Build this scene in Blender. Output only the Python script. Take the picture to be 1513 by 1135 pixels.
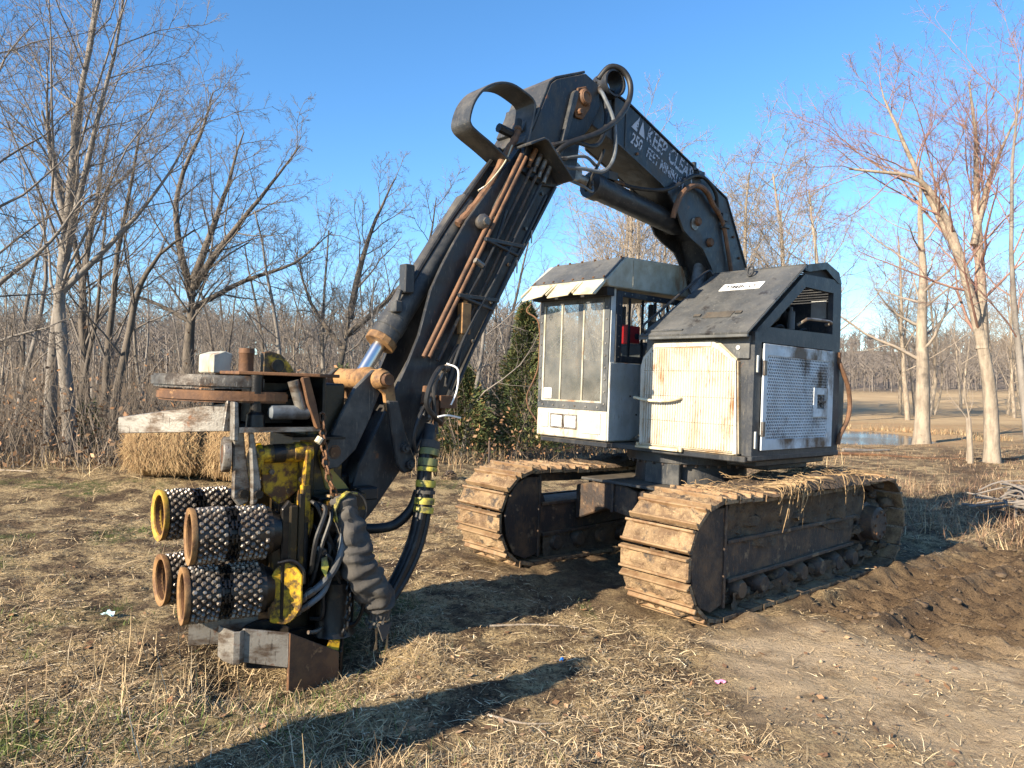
import bpy, bmesh, math, random
import numpy as np
from mathutils import Vector, Matrix

# ------------------------------------------------------------------ scene, camera, light
for o in list(bpy.data.objects): bpy.data.objects.remove(o)
scene = bpy.context.scene
R = math.radians
cam_d = bpy.data.cameras.new('camera'); cam = bpy.data.objects.new('camera', cam_d)
scene.collection.objects.link(cam); scene.camera = cam
cam.location = (0, 0, 1.65); cam.rotation_euler = (R(90), 0, 0)
cam_d.sensor_width = 36; cam_d.lens = 26.17; cam_d.clip_start = 0.05; cam_d.clip_end = 3000
cam_d.shift_y = 0.001

SUN_AZ, SUN_EL = 228.0, 25.0            # compass-style: clockwise from +Y, where the sun stands
world = bpy.data.worlds.new('World'); scene.world = world; world.use_nodes = True
wn = world.node_tree.nodes; wl = world.node_tree.links
sky = wn.new('ShaderNodeTexSky'); sky.sky_type = 'NISHITA'; sky.sun_disc = False
sky.sun_elevation = R(SUN_EL); sky.sun_rotation = R(SUN_AZ)
sky.air_density = 1.0; sky.dust_density = 0.25; sky.ozone_density = 5.0; sky.altitude = 0
hs = wn.new('ShaderNodeHueSaturation'); hs.inputs['Saturation'].default_value = 1.12; hs.inputs['Hue'].default_value = .498
wl.new(sky.outputs[0], hs.inputs['Color']); wl.new(hs.outputs[0], wn['Background'].inputs[0]); wn['Background'].inputs[1].default_value = 0.105
sd = bpy.data.lights.new('sun', 'SUN'); sd.energy = 5.0; sd.angle = R(0.5); sd.color = (1.0, 0.86, 0.66)
sun = bpy.data.objects.new('sun', sd); scene.collection.objects.link(sun)
sv = Vector((math.sin(R(SUN_AZ))*math.cos(R(SUN_EL)), math.cos(R(SUN_AZ))*math.cos(R(SUN_EL)), math.sin(R(SUN_EL))))
sun.rotation_euler = sv.to_track_quat('Z', 'Y').to_euler(); sun.location = sv*60
scene.view_settings.view_transform = 'Standard'; scene.view_settings.look = 'None'
scene.view_settings.exposure = 1.35; scene.view_settings.gamma = 1

# ------------------------------------------------------------------ helpers
def link(o): scene.collection.objects.link(o); return o
def tag(o, label=None, cat=None, group=None, kind=None):
    if label: o['label'] = label
    if cat: o['category'] = cat
    if group: o['group'] = group
    if kind: o['kind'] = kind
    return o
def empty(name, loc=(0, 0, 0), mat=None):
    o = link(bpy.data.objects.new(name, None)); o.empty_display_size = .2
    if mat is not None: o.matrix_world = mat
    else: o.location = loc
    return o
def box(x0, x1, y0, y1, z0, z1):
    v = [(x, y, z) for x in (x0, x1) for y in (y0, y1) for z in (z0, z1)]
    return v, [(0, 1, 3, 2), (4, 6, 7, 5), (0, 4, 5, 1), (2, 3, 7, 6), (0, 2, 6, 4), (1, 5, 7, 3)]
def prism(poly, lo, hi, ax='b'):
    """poly of 2D points extruded along an axis: 'b' takes (a,z), 'a' takes (b,z), 'z' takes (a,b)"""
    n = len(poly); f = {'b': lambda p, t: (p[0], t, p[1]), 'a': lambda p, t: (t, p[0], p[1]), 'z': lambda p, t: (p[0], p[1], t)}[ax]
    v = [f(p, lo) for p in poly] + [f(p, hi) for p in poly]
    return v, [tuple(range(n)), tuple(range(2*n-1, n-1, -1))] + [(i, (i+1) % n, n+(i+1) % n, n+i) for i in range(n)]
def frame_of(d):
    d = Vector(d).normalized(); r = Vector((0, 0, 1)) if abs(d.z) < .9 else Vector((1, 0, 0))
    u = d.cross(r).normalized(); return d, u, d.cross(u)
def lathe(p, q, prof, seg=16, cap=True):
    """profile of (t along p-q, radius)"""
    p = Vector(p); q = Vector(q); d, u, w = frame_of(q-p); L = (q-p)
    v = []; f = []
    for t, r in prof:
        c = p + L*t
        for k in range(seg):
            th = 2*math.pi*k/seg; v.append(tuple(c + (u*math.cos(th)+w*math.sin(th))*r))
    for i in range(len(prof)-1):
        for k in range(seg):
            f.append((i*seg+k, i*seg+(k+1) % seg, (i+1)*seg+(k+1) % seg, (i+1)*seg+k))
    if cap:
        f.append(tuple(range(seg-1, -1, -1))); f.append(tuple(range((len(prof)-1)*seg, len(prof)*seg)))
    return v, f
def rod(p, q, r, seg=14, r2=None): return lathe(p, q, [(0, r), (1, r if r2 is None else r2)], seg)
def catmull(pts, n=6):
    P = [Vector(p) for p in pts]; P = [P[0]*2-P[1]] + P + [P[-1]*2-P[-2]]; out = []
    for i in range(1, len(P)-2):
        a, b, c, d = P[i-1], P[i], P[i+1], P[i+2]
        for k in range(n):
            t = k/n; out.append(.5*((2*b)+(c-a)*t+(2*a-5*b+4*c-d)*t*t+(3*b-a-3*c+d)*t**3))
    out.append(P[-2]); return out
def tube(pts, r, seg=8, n=6, rf=None):
    P = catmull(pts, n) if n > 1 else [Vector(p) for p in pts]; v = []; f = []
    d, u, w = frame_of(P[1]-P[0])
    for i, p in enumerate(P):
        t = (P[min(i+1, len(P)-1)]-P[max(i-1, 0)]).normalized()
        u = (u - t*u.dot(t)).normalized(); w = t.cross(u)
        rr = r if rf is None else r*rf(i/(len(P)-1))
        for k in range(seg):
            th = 2*math.pi*k/seg; v.append(tuple(p+(u*math.cos(th)+w*math.sin(th))*rr))
    m = len(P)
    for i in range(m-1):
        for k in range(seg): f.append((i*seg+k, i*seg+(k+1) % seg, (i+1)*seg+(k+1) % seg, (i+1)*seg+k))
    f.append(tuple(range(seg-1, -1, -1))); f.append(tuple(range((m-1)*seg, m*seg)))
    return v, f
def strap(path, b0, b1, th):
    """flat bar bent along a path in (a,z), wide along b"""
    n = len(path); off = []
    for i in range(n):
        p = Vector(path[max(i-1, 0)]); q = Vector(path[min(i+1, n-1)]); t = (q-p).normalized()
        off.append((path[i][0]-t.y*th, path[i][1]+t.x*th))
    poly = list(path)+off[::-1]; v = []; f = []
    for b in (b0, b1): v += [(x, b, z) for x, z in poly]
    m = 2*n
    for i in range(n-1):
        f += [(i, i+1, m-2-i, m-1-i), (m+i, m+m-1-i, m+m-2-i, m+i+1)]
    f += [(i, m+i, m+(i+1) % m, (i+1) % m) for i in range(m)]
    return v, f
def join(*gs):
    v = []; f = []
    for g in gs:
        o = len(v); v += list(g[0]); f += [tuple(i+o for i in x) for x in g[1]]
    return v, f
def xf(g, m): return [tuple(m @ Vector(p)) for p in g[0]], g[1]
def torus(c, ax1, ax2, R1, R2, r, seg=10, s=5):
    """oval ring round centre c in plane ax1/ax2"""
    c = Vector(c); ax1 = Vector(ax1).normalized(); ax2 = Vector(ax2).normalized(); nn = ax1.cross(ax2); v = []; f = []
    for i in range(seg):
        th = 2*math.pi*i/seg; d = ax1*math.cos(th)*R1+ax2*math.sin(th)*R2; dn = d.normalized()
        for k in range(s):
            ph = 2*math.pi*k/s; v.append(tuple(c+d+(dn*math.cos(ph)+nn*math.sin(ph))*r))
    for i in range(seg):
        for k in range(s): f.append((i*s+k, ((i+1) % seg)*s+k, ((i+1) % seg)*s+(k+1) % s, i*s+(k+1) % s))
    return v, f
def chain(pts, L=.045, w=.016, r=.006):
    P = catmull(pts, 12); out = []; acc = 0; last = P[0]; k = 0
    for p in P[1:]:
        if (p-last).length >= L*.72:
            d, u, w_ = frame_of(p-last); out.append(torus((p+last)/2, d, u if k % 2 else w_, L*.5, w, r, 8, 4)); last = p; k += 1
    return join(*out)
def mesh(name, g, mat, bevel=0, smooth=False, segs=1):
    me = bpy.data.meshes.new(name); bm = bmesh.new()
    vs = [bm.verts.new(p) for p in g[0]]
    for f in g[1]:
        try: bm.faces.new([vs[i] for i in f])
        except ValueError: pass
    bmesh.ops.recalc_face_normals(bm, faces=bm.faces)
    if bevel:
        es = [e for e in bm.edges if len(e.link_faces) == 2 and e.calc_face_angle(0) > .5]
        bmesh.ops.bevel(bm, geom=es, offset=bevel, segments=segs, affect='EDGES', clamp_overlap=True)
    bm.to_mesh(me); bm.free()
    if smooth:
        me.polygons.foreach_set('use_smooth', [True]*len(me.polygons))
        me.set_sharp_from_angle(angle=R(38))
    if mat is not None: me.materials.append(mat)
    return me
def part(name, g, mat, parent=None, bevel=0, smooth=False, label=None, segs=1):
    o = link(bpy.data.objects.new(name, mesh(name, g, mat, bevel, smooth, segs)))
    if parent is not None: o.parent = parent
    if label: o['label'] = label
    return o
def fast(name, V, F, mat=None, smooth=False, attrs=None):
    """numpy vertices (n,3) and faces (m,3|4)"""
    me = bpy.data.meshes.new(name); V = np.asarray(V, np.float32); F = np.asarray(F, np.int32); k = F.shape[1]
    me.vertices.add(len(V)); me.vertices.foreach_set('co', V.ravel())
    me.loops.add(F.size); me.loops.foreach_set('vertex_index', F.ravel())
    me.polygons.add(len(F)); me.polygons.foreach_set('loop_start', np.arange(0, F.size, k, dtype=np.int32))
    me.update(calc_edges=True)
    if smooth: me.polygons.foreach_set('use_smooth', np.ones(len(F), bool))
    for nm, arr in (attrs or {}).items():
        at = me.color_attributes.new(nm, 'FLOAT_COLOR', 'POINT'); at.data.foreach_set('color', np.asarray(arr, np.float32).ravel())
    if mat is not None: me.materials.append(mat)
    return me
def hash2(i, j, s): 
    h = np.sin(i*127.1+j*311.7+s*74.7)*43758.5453; return h-np.floor(h)
def vnoise(x, y, s=0):
    i = np.floor(x); j = np.floor(y); fx = x-i; fy = y-j; fx = fx*fx*(3-2*fx); fy = fy*fy*(3-2*fy)
    return (hash2(i, j, s)*(1-fx)+hash2(i+1, j, s)*fx)*(1-fy)+(hash2(i, j+1, s)*(1-fx)+hash2(i+1, j+1, s)*fx)*fy
def fbm(x, y, o=4, s=0):
    r = 0; a = .5
    for k in range(o): r = r+a*vnoise(x*2**k, y*2**k, s+k*7); a *= .5
    return r/(1-.5**o)
def sst(a, b, x): t = np.clip((x-a)/(b-a), 0, 1); return t*t*(3-2*t)

# ------------------------------------------------------------------ materials
def mat(name, c1, c2=None, scale=6., lo=.45, hi=.6, rough=.6, metal=0., bump=.15, bscale=60., c3=None, s3=14., lo3=.58, hi3=.68, streak=1., streak3=1., spec=.4, rough2=None, detail=8, dist=.01, dust=0., fine=None, dent=0.):
    m = bpy.data.materials.new(name); m.use_nodes = True; nt = m.node_tree; N = nt.nodes; L = nt.links
    b = N['Principled BSDF']; b.inputs['Roughness'].default_value = rough; b.inputs['Metallic'].default_value = metal
    b.inputs['Specular IOR Level'].default_value = spec
    tc = N.new('ShaderNodeTexCoord'); oi = N.new('ShaderNodeObjectInfo')
    ad = N.new('ShaderNodeVectorMath'); ad.operation = 'MULTIPLY_ADD'
    ad.inputs[1].default_value = (1, 1, 1)
    sc = N.new('ShaderNodeVectorMath'); sc.operation = 'SCALE'; sc.inputs[0].default_value = (13, 7, 5)
    L.new(oi.outputs['Random'], sc.inputs[3]); L.new(tc.outputs['Object'], ad.inputs[0]); L.new(sc.outputs[0], ad.inputs[2])
    def noise(s, st, det=detail):
        mp = N.new('ShaderNodeMapping'); mp.inputs['Scale'].default_value = (1, 1, 1/st); L.new(ad.outputs[0], mp.inputs[0])
        n = N.new('ShaderNodeTexNoise'); n.inputs['Scale'].default_value = s; n.inputs['Detail'].default_value = det; n.inputs['Roughness'].default_value = .65
        L.new(mp.outputs[0], n.inputs['Vector']); return n
    def ramp(src, lo, hi):
        r = N.new('ShaderNodeMapRange'); r.inputs[1].default_value = lo; r.inputs[2].default_value = hi; L.new(src, r.inputs[0]); return r.outputs[0]
    def mix(f, A, B):
        x = N.new('ShaderNodeMix'); x.data_type = 'RGBA'; L.new(f, x.inputs[0])
        for s, k in ((A, 6), (B, 7)):
            if isinstance(s, tuple): x.inputs[k].default_value = s+(1,)
            else: L.new(s, x.inputs[k])
        return x.outputs[2]
    cur = c1
    # slight large scale fading on every surface
    n0 = noise(1.7, 1, 5); f0 = ramp(n0.outputs[0], .3, .7)
    cur = mix(f0, tuple(x*.82 for x in c1), tuple(min(x*1.15, 1) for x in c1))
    if c2:
        n1 = noise(scale, streak); f1 = ramp(n1.outputs[0], lo, hi); cur = mix(f1, cur, c2)
        if rough2 is not None:
            rr = N.new('ShaderNodeMapRange'); rr.inputs[3].default_value = rough; rr.inputs[4].default_value = rough2; L.new(f1, rr.inputs[0]); L.new(rr.outputs[0], b.inputs['Roughness'])
    if c3:
        n3 = noise(s3, streak3); cur = mix(ramp(n3.outputs[0], lo3, hi3), cur, c3)
    if fine:
        nf = noise(70, 6, 3); cur = mix(ramp(nf.outputs[0], .60, .70), cur, fine)
    if dust:
        ge = N.new('ShaderNodeNewGeometry'); sx = N.new('ShaderNodeSeparateXYZ'); L.new(ge.outputs['Normal'], sx.inputs[0])
        nd = noise(9, 1, 6); m1 = N.new('ShaderNodeMath'); m1.operation = 'MULTIPLY'; L.new(ramp(sx.outputs[2], .35, .95), m1.inputs[0]); L.new(ramp(nd.outputs[0], .3, .62), m1.inputs[1])
        m2 = N.new('ShaderNodeMath'); m2.operation = 'MULTIPLY'; m2.inputs[1].default_value = dust; L.new(m1.outputs[0], m2.inputs[0]); cur = mix(m2.outputs[0], cur, (.20, .155, .10))
    L.new(cur, b.inputs['Base Color'])
    if bump:
        nb = noise(bscale, 1, 4); bp = N.new('ShaderNodeBump'); bp.inputs['Strength'].default_value = bump; bp.inputs['Distance'].default_value = dist
        L.new(nb.outputs[0], bp.inputs['Height']); L.new(bp.outputs[0], b.inputs['Normal'])
        if dent:
            nd2 = noise(3.2, 1, 2); b2 = N.new('ShaderNodeBump'); b2.inputs['Strength'].default_value = dent; b2.inputs['Distance'].default_value = .06
            L.new(nd2.outputs[0], b2.inputs['Height']); L.new(bp.outputs[0], b2.inputs['Normal']); L.new(b2.outputs[0], b.inputs['Normal'])
    return m
RUST = (.16, .065, .025); MUD = (.30, .19, .10); GRIME = (.012, .010, .009)
K = {}
K['black'] = mat('black_paint', (.019, .021, .025), (.070, .067, .062), 4.5, .50, .68, .42, bump=.15, bscale=60, c3=(.13, .06, .03), s3=8, lo3=.655, hi3=.72, rough2=.75, dust=.45, fine=(.085, .075, .065), streak=2, dent=.35)
K['blackd'] = mat('dusty_black_paint', (.028, .031, .035), (.090, .087, .080), 4, .46, .66, .5, bump=.15, bscale=60, c3=(.12, .06, .035), s3=10, lo3=.645, hi3=.72, dust=.5, fine=(.11, .10, .085))
K['lid'] = mat('scuffed_charcoal_lid', (.055, .060, .064), (.11, .11, .105), 3.2, .42, .7, .5, bump=.2, bscale=18, c3=(.022, .022, .024), s3=7, lo3=.58, hi3=.66, dust=.10, fine=(.16, .155, .145), dent=.6)
K['frame'] = mat('charcoal_frame_paint', (.024, .028, .036), (.065, .064, .062), 5, .5, .66, .5, c3=(.14, .065, .03), s3=12, lo3=.66, hi3=.73, dust=.4, fine=(.09, .085, .075))
K['white'] = mat('weathered_white_paint', (.49, .465, .40), (.37, .305, .21), 6, .48, .66, .5, bump=.08, c3=(.25, .125, .05), s3=3.6, lo3=.56, hi3=.66, streak3=1.8, streak=4, fine=(.30, .19, .10), dent=.4)
K['gap'] = mat('dirt_and_gap_shade_paint', (.37, .32, .235), (.22, .14, .07), 6, .46, .64, .7, bump=.05)  # darker between the ribs: dirt plus groove shade put into the colour
K['cabw'] = mat('faded_cab_paint', (.52, .545, .535), (.38, .385, .34), 3.5, .45, .7, .45, bump=.06, c3=(.24, .13, .06), s3=8, lo3=.64, hi3=.72, streak3=5, dent=.6, fine=(.34, .29, .22))
K['roof'] = mat('lichen_roof_paint', (.42, .415, .35), (.26, .235, .165), 4, .42, .66, .6, c3=(.24, .12, .055), s3=5, lo3=.57, hi3=.67, streak3=3, dent=.5)
K['cream'] = mat('cream_visor_plastic', (.58, .52, .37), (.36, .28, .16), 5, .46, .66, .45, bump=.05, c3=(.75, .75, .70), s3=9)
K['grille'] = mat('pale_grille_paint', (.55, .60, .64), (.40, .43, .45), 3, .45, .7, .5, bump=.05, c3=(.085, .052, .032), s3=2.4, lo3=.47, hi3=.60, streak3=1.3, dent=.5)
K['yellow'] = mat('grimy_yellow_paint', (.50, .30, .014), (.060, .036, .014), 11, .42, .54, .5, bump=.15, c3=(.16, .07, .02), s3=18, lo3=.57, hi3=.66)
K['dyellow'] = mat('oily_yellow_paint', (.030, .021, .010), (.28, .155, .012), 6, .56, .68, .35, bump=.15, c3=GRIME, s3=9, lo3=.5, hi3=.62)
K['oil'] = mat('oily_black_steel', (.012, .011, .011), (.045, .035, .024), 8, .5, .68, .33, .25, bump=.2, c3=(.10, .05, .02), s3=14, lo3=.64, hi3=.72)
K['steel'] = mat('worn_grey_steel', (.27, .25, .22), (.10, .072, .052), 6, .46, .62, .45, .5, bump=.2, c3=RUST, s3=9, lo3=.59, hi3=.68, streak=.4, fine=(.05, .04, .033))
K['dsteel'] = mat('dark_worn_steel', (.15, .135, .12), (.055, .042, .034), 7, .44, .6, .4, .5, bump=.2, c3=(.20, .10, .045), s3=8, lo3=.57, hi3=.67, fine=(.30, .27, .23))
K['rust'] = mat('rusty_steel', (.17, .085, .04), (.075, .04, .025), 6, .42, .62, .75, .15, bump=.25, c3=(.36, .20, .09), s3=12, lo3=.6, hi3=.72)
K['rustpipe'] = mat('rusted_pipe', (.185, .095, .05), (.075, .045, .03), 10, .42, .65, .7, .1, bump=.15)
K['orange'] = mat('orange_rust_casting', (.30, .165, .065), (.12, .065, .03), 11, .45, .62, .7, bump=.25, c3=(.10, .05, .03), s3=16)
K['chrome'] = mat('chromed_rod', (.58, .57, .56), None, rough=.28, metal=1, bump=0)
K['stud'] = mat('studded_roller_steel', (.065, .052, .042), (.03, .024, .02), 20, .45, .6, .38, .5, bump=.15, c3=(.14, .095, .06), s3=10, lo3=.55, hi3=.7)
K['studtip'] = mat('polished_stud_tips', (.30, .27, .235), (.13, .10, .08), 30, .4, .6, .36, .6, bump=.1)
K['rim'] = mat('rusty_roller_rim', (.27, .15, .06), (.13, .065, .03), 9, .45, .6, .65, bump=.2, c3=(.50, .36, .16), s3=5, lo3=.6, hi3=.7)
K['rimin'] = mat('shade_toned_roller_inside', (.13, .06, .025), (.06, .03, .016), 8, .42, .62, .75, bump=.3)  # rust brown darkened, the shade inside the roller is in the colour
K['yrim'] = mat('yellow_roller_rim', (.42, .265, .035), (.20, .10, .035), 9, .45, .6, .6, bump=.2)
K['rubber'] = mat('hose_rubber', (.013, .013, .014), (.04, .038, .035), 9, .48, .7, .5, bump=.1)
K['greyhose'] = mat('grey_hose_jacket', (.12, .135, .15), (.055, .055, .055), 7, .45, .6, .5, bump=.05)
K['sleeve'] = mat('canvas_hose_sleeve', (.055, .051, .047), (.105, .094, .080), 4, .42, .7, .9, bump=.5, bscale=25, c3=(.05, .045, .04), s3=9)
K['ytape'] = mat('yellow_tape', (.46, .39, .06), (.10, .09, .04), 14, .46, .6, .45, bump=.1)
K['olive'] = mat('olive_tape', (.16, .165, .06), (.06, .06, .04), 14, .5, .65, .5, bump=.1)
K['shoe'] = mat('mud_caked_track_steel', (.28, .19, .105), (.14, .088, .05), 7, .44, .60, .85, bump=.9, bscale=26, c3=(.060, .048, .040), s3=5.5, lo3=.55, hi3=.63, dist=.03, fine=(.42, .30, .17))
K['grouser'] = mat('worn_grouser_steel', (.30, .20, .11), (.18, .10, .05), 7, .45, .65, .55, .3, bump=.2, c3=(.30, .23, .15), s3=12)
K['tframe'] = mat('dirty_track_frame', (.048, .038, .034), (.13, .082, .05), 5, .47, .64, .6, .2, bump=.35, bscale=30, c3=(.22, .155, .095), s3=8, lo3=.575, hi3=.66, dist=.02, dust=.6, fine=(.17, .09, .045))
K['mudd'] = mat('packed_dark_mud', (.085, .058, .038), (.15, .105, .065), 6, .42, .65, .95, bump=.9, bscale=22, c3=(.04, .028, .02), s3=10, dist=.04)
K['root'] = mat('dry_roots', (.36, .25, .13), (.20, .13, .07), 20, .4, .6, .9, bump=.2)
K['red'] = mat('red_plastic', (.55, .012, .012), None, rough=.35, bump=0)
K['dark'] = mat('dark_interior', (.012, .012, .013), (.03, .028, .026), 6, .5, .7, .7, bump=.1)
K['seat'] = mat('dusty_seat_vinyl', (.08, .082, .085), (.13, .12, .11), 5, .5, .7, .7, bump=.1)
K['paper'] = mat('white_paper', (.80, .79, .76), None, rough=.8, bump=0)
K['lamp'] = mat('lamp_lens', (.62, .64, .64), (.42, .44, .44), 40, .4, .6, .12, bump=.3, bscale=160)
K['greyp'] = mat('grey_panel', (.36, .37, .37), (.28, .27, .25), 6, .5, .7, .6)
K['worn'] = mat('worn_white_stencil', (.36, .41, .49), (.026, .029, .036), 42, .50, .57, .6, bump=0)
K['stencil'] = mat('white_stencil', (.42, .46, .53), (.04, .045, .05), 36, .55, .62, .6, bump=0)
K['sign'] = mat('white_sign_plate', (.78, .78, .76), None, rough=.5, bump=0)
K['ink'] = mat('dark_sign_ink', (.04, .04, .045), None, rough=.6, bump=0)
K['bluep'] = mat('blue_plastic_scrap', (.03, .22, .60), None, rough=.5)
K['cyanp'] = mat('pale_blue_plastic', (.45, .62, .62), None, rough=.5)
K['pinkp'] = mat('pink_flag_tape', (.75, .25, .42), None, rough=.5)
def glass_mat(name, tint, dirt, amt):
    m = bpy.data.materials.new(name); m.use_nodes = True; nt = m.node_tree; N = nt.nodes; L = nt.links
    for n in list(N): N.remove(n)
    out = N.new('ShaderNodeOutputMaterial'); tr = N.new('ShaderNodeBsdfTransparent'); tr.inputs[0].default_value = tint+(1,)
    gl = N.new('ShaderNodeBsdfGlossy'); gl.inputs['Roughness'].default_value = .06; gl.inputs[0].default_value = (.9, .95, 1, 1)
    df = N.new('ShaderNodeBsdfDiffuse'); df.inputs[0].default_value = dirt+(1,)
    lw = N.new('ShaderNodeLayerWeight'); lw.inputs[0].default_value = .5; pw = N.new('ShaderNodeMath'); pw.operation = 'POWER'; pw.inputs[1].default_value = 4; L.new(lw.outputs['Facing'], pw.inputs[0]); fr = N.new('ShaderNodeMath'); fr.operation = 'MULTIPLY_ADD'; fr.inputs[1].default_value = .8; fr.inputs[2].default_value = .05; L.new(pw.outputs[0], fr.inputs[0])
    m1 = N.new('ShaderNodeMixShader'); L.new(fr.outputs[0], m1.inputs[0]); L.new(tr.outputs[0], m1.inputs[1]); L.new(gl.outputs[0], m1.inputs[2])
    tc = N.new('ShaderNodeTexCoord'); no = N.new('ShaderNodeTexNoise'); no.inputs['Scale'].default_value = 5; no.inputs['Detail'].default_value = 8
    L.new(tc.outputs['Object'], no.inputs['Vector'])
    mr = N.new('ShaderNodeMapRange'); mr.inputs[1].default_value = .3; mr.inputs[2].default_value = .75; mr.inputs[3].default_value = amt*.45; mr.inputs[4].default_value = amt*1.5; L.new(no.outputs[0], mr.inputs[0])
    m2 = N.new('ShaderNodeMixShader'); L.new(mr.outputs[0], m2.inputs[0]); L.new(m1.outputs[0], m2.inputs[1]); L.new(df.outputs[0], m2.inputs[2])
    L.new(m2.outputs[0], out.inputs[0]); return m
K['glass'] = glass_mat('dusty_cab_glass', (.72, .77, .75), (.235, .22, .19), .44)
K['sideglass'] = glass_mat('dark_side_glass', (.80, .84, .86), (.2, .22, .25), .05)
def bark(name, c1, c2, sc=6, bump=.5):
    return mat(name, c1, c2, sc, .4, .65, .9, bump=bump, bscale=18, streak=4, c3=tuple(x*.4 for x in c1), s3=5, lo3=.62, hi3=.72, dist=.03)
K['bark'] = bark('grey_bark', (.235, .21, .182), (.135, .117, .10))
K['barkd'] = bark('dark_oak_bark', (.135, .112, .09), (.07, .058, .046))
K['barkp'] = bark('pale_bark', (.33, .275, .21), (.18, .145, .11), 7, .6)
K['twig'] = mat('bare_twigs', (.185, .16, .138), (.24, .21, .182), 2, .4, .7, .9, bump=0)
K['brush'] = mat('dark_brush_stems', (.13, .105, .082), (.21, .172, .135), .6, .4, .65, .95, bump=0)  # dark brown stem colours of the underbrush
K['twigd'] = mat('dark_twigs', (.135, .116, .099), (.18, .156, .133), 2, .4, .7, .9, bump=0)
K['twigr'] = mat('budding_red_twigs', (.24, .125, .10), (.30, .20, .15), 2, .4, .7, .9, bump=0)
K['twigp'] = mat('pale_twigs', (.30, .25, .20), (.22, .18, .14), 2, .4, .7, .9, bump=0)
def attr_mat(name, rough=.9, trans=0.):
    m = bpy.data.materials.new(name); m.use_nodes = True; N = m.node_tree.nodes; L = m.node_tree.links
    a = N.new('ShaderNodeAttribute'); a.attribute_name = 'col'; b = N['Principled BSDF']; b.inputs['Roughness'].default_value = rough
    b.inputs['Specular IOR Level'].default_value = .25
    L.new(a.outputs['Color'], b.inputs['Base Color']); return m
K['straw'] = attr_mat('dry_straw')
# ------------------------------------------------------------------ ground
TILT = math.tan(R(2.0))
O = Vector((1.372, 5.232, -0.048))                     # machine origin: outer front foot of the near track
AX = Vector((.74945, .66154, -.02617)); BX = Vector((-.66114, .74991, .02309)); NX = Vector((.0349, 0, .99939))
def to_ab(X, Y): return (X-O.x)*.7496+(Y-O.y)*.6618, -(X-O.x)*.6613+(Y-O.y)*.7501
def hill(X, Y):
    q = X/np.maximum(Y, 1.); k = sst(.05, .3, q); st = 42+62*k; return (5.0+4.2*k)*sst(0, 1, (Y-st)/(70+50*k))*(Y > 0) + (3+3*sst(.2, .4, X/np.maximum(Y, 1)))*fbm(X/45, Y/45, 3, 5)*sst(60, 160, Y)
def pond_mask(X, Y):
    d = ((X-12.3)/3.7)**2+((Y-30.5)/5.2)**2 + .5*(fbm(X/3, Y/3, 3, 3)-.5); return 1-sst(.75, 1.12, d)
def gz(X, Y, fine=True):
    X = np.asarray(X, float); Y = np.asarray(Y, float)
    z = -TILT*14*np.tanh(X/14)
    a, b = to_ab(X, Y)
    away = sst(.3, 2.5, np.maximum(np.maximum(-.9-a, a-3.6), np.maximum(-.6-b, b-3.0)))
    z = z+away*(1-sst(15, 24, Y)*sst(.2, .35, X/np.maximum(Y, 1)))*.16*(fbm(X/3.5, Y/3.5, 3, 1)-.5)
    z = z+hill(X, Y)-.55*pond_mask(X, Y)
    # the bank where the field meets the wood
    z = z+.25*(1-sst(0, 3, np.abs(Y-12.6-.25*X-4*sst(-4, 4, X))))*(1-sst(-1, 2, X))*fbm(X/1.5, Y/1.5, 3, 9)
    # churned mud beside and behind the near track
    md = mud_mask(X, Y)
    if fine:
        z = z+.06*(fbm(X*2.2, Y*2.2, 4, 11)-.5)*(1-.4*md)+.058*(fbm(X*8, Y*8, 3, 13)-.5)*(1-.6*bare_mask(X, Y))
        z = z+md*(.13*np.abs(fbm(X*2.3, Y*2.3, 4, 17)-.5)*2+.09*(fbm(X*7, Y*7, 3, 19)-.5)-.03)
        # trench pressed by the turning track, and a clod ridge beside it
        e = np.abs(((X-4.35)+.55*(Y-5.4)*-1.0)); tr = (1-sst(.0, .22, e))*sst(3.5, 4.3, Y)*(1-sst(5.9, 6.5, Y)); z = z-.10*tr
        for b_ in (-.42, -1.02, -1.45):
            rt = (1-sst(.16, .30, np.abs(b-b_-.05*np.sin(a*1.1+b_))))*sst(.7, 1.4, a)*(1-sst(7, 9, a)); z = z-rt*(.075+.045*np.sin(a*2*np.pi/.19))+(1-sst(.0, .1, np.abs(np.abs(b-b_)-.34)))*.05*sst(.7, 1.4, a)*(1-sst(7, 9, a))*fbm(X*5, Y*5, 3, 71)
        # pit pressed by the head's saw box, and the shallow footprint under the tracks
        pit = 1-sst(.35, .75, np.hypot((a+2.55), (b-1.0)*.9)); z = z-.13*pit
        foot = ((a > -.1) & (a < 3.3) & (((b > -.02) & (b < .64)) | ((b > 1.95) & (b < 2.64)))); z = np.where(foot, np.minimum(z, -TILT*14*np.tanh(X/14)-.005), z)
    return z
def mud_mask(X, Y):
    a, b = to_ab(X, Y); nz = fbm(X*1.2, Y*1.2, 3, 23)-.5
    m1 = sst(.5, 1.3, a+nz)*(1-sst(6.2, 8.0, a+nz))*(1-sst(.55, 1.35, np.abs(b+.75+.10*a)+nz))
    m2 = 1-sst(.2, .9, np.abs((X-4.5)-.5*(Y-5.2))/.8+nz*1.2+np.maximum(0, 3.6-Y))
    m3 = .62*sst(-.9, -.1, a+nz)*(1-sst(3.4, 4.2, a))*sst(-.35, .15, b+nz*.6)*(1-sst(2.7, 3.3, b+nz))
    return np.clip(np.maximum(np.maximum(m1, m2), m3), 0, 1)
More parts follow.
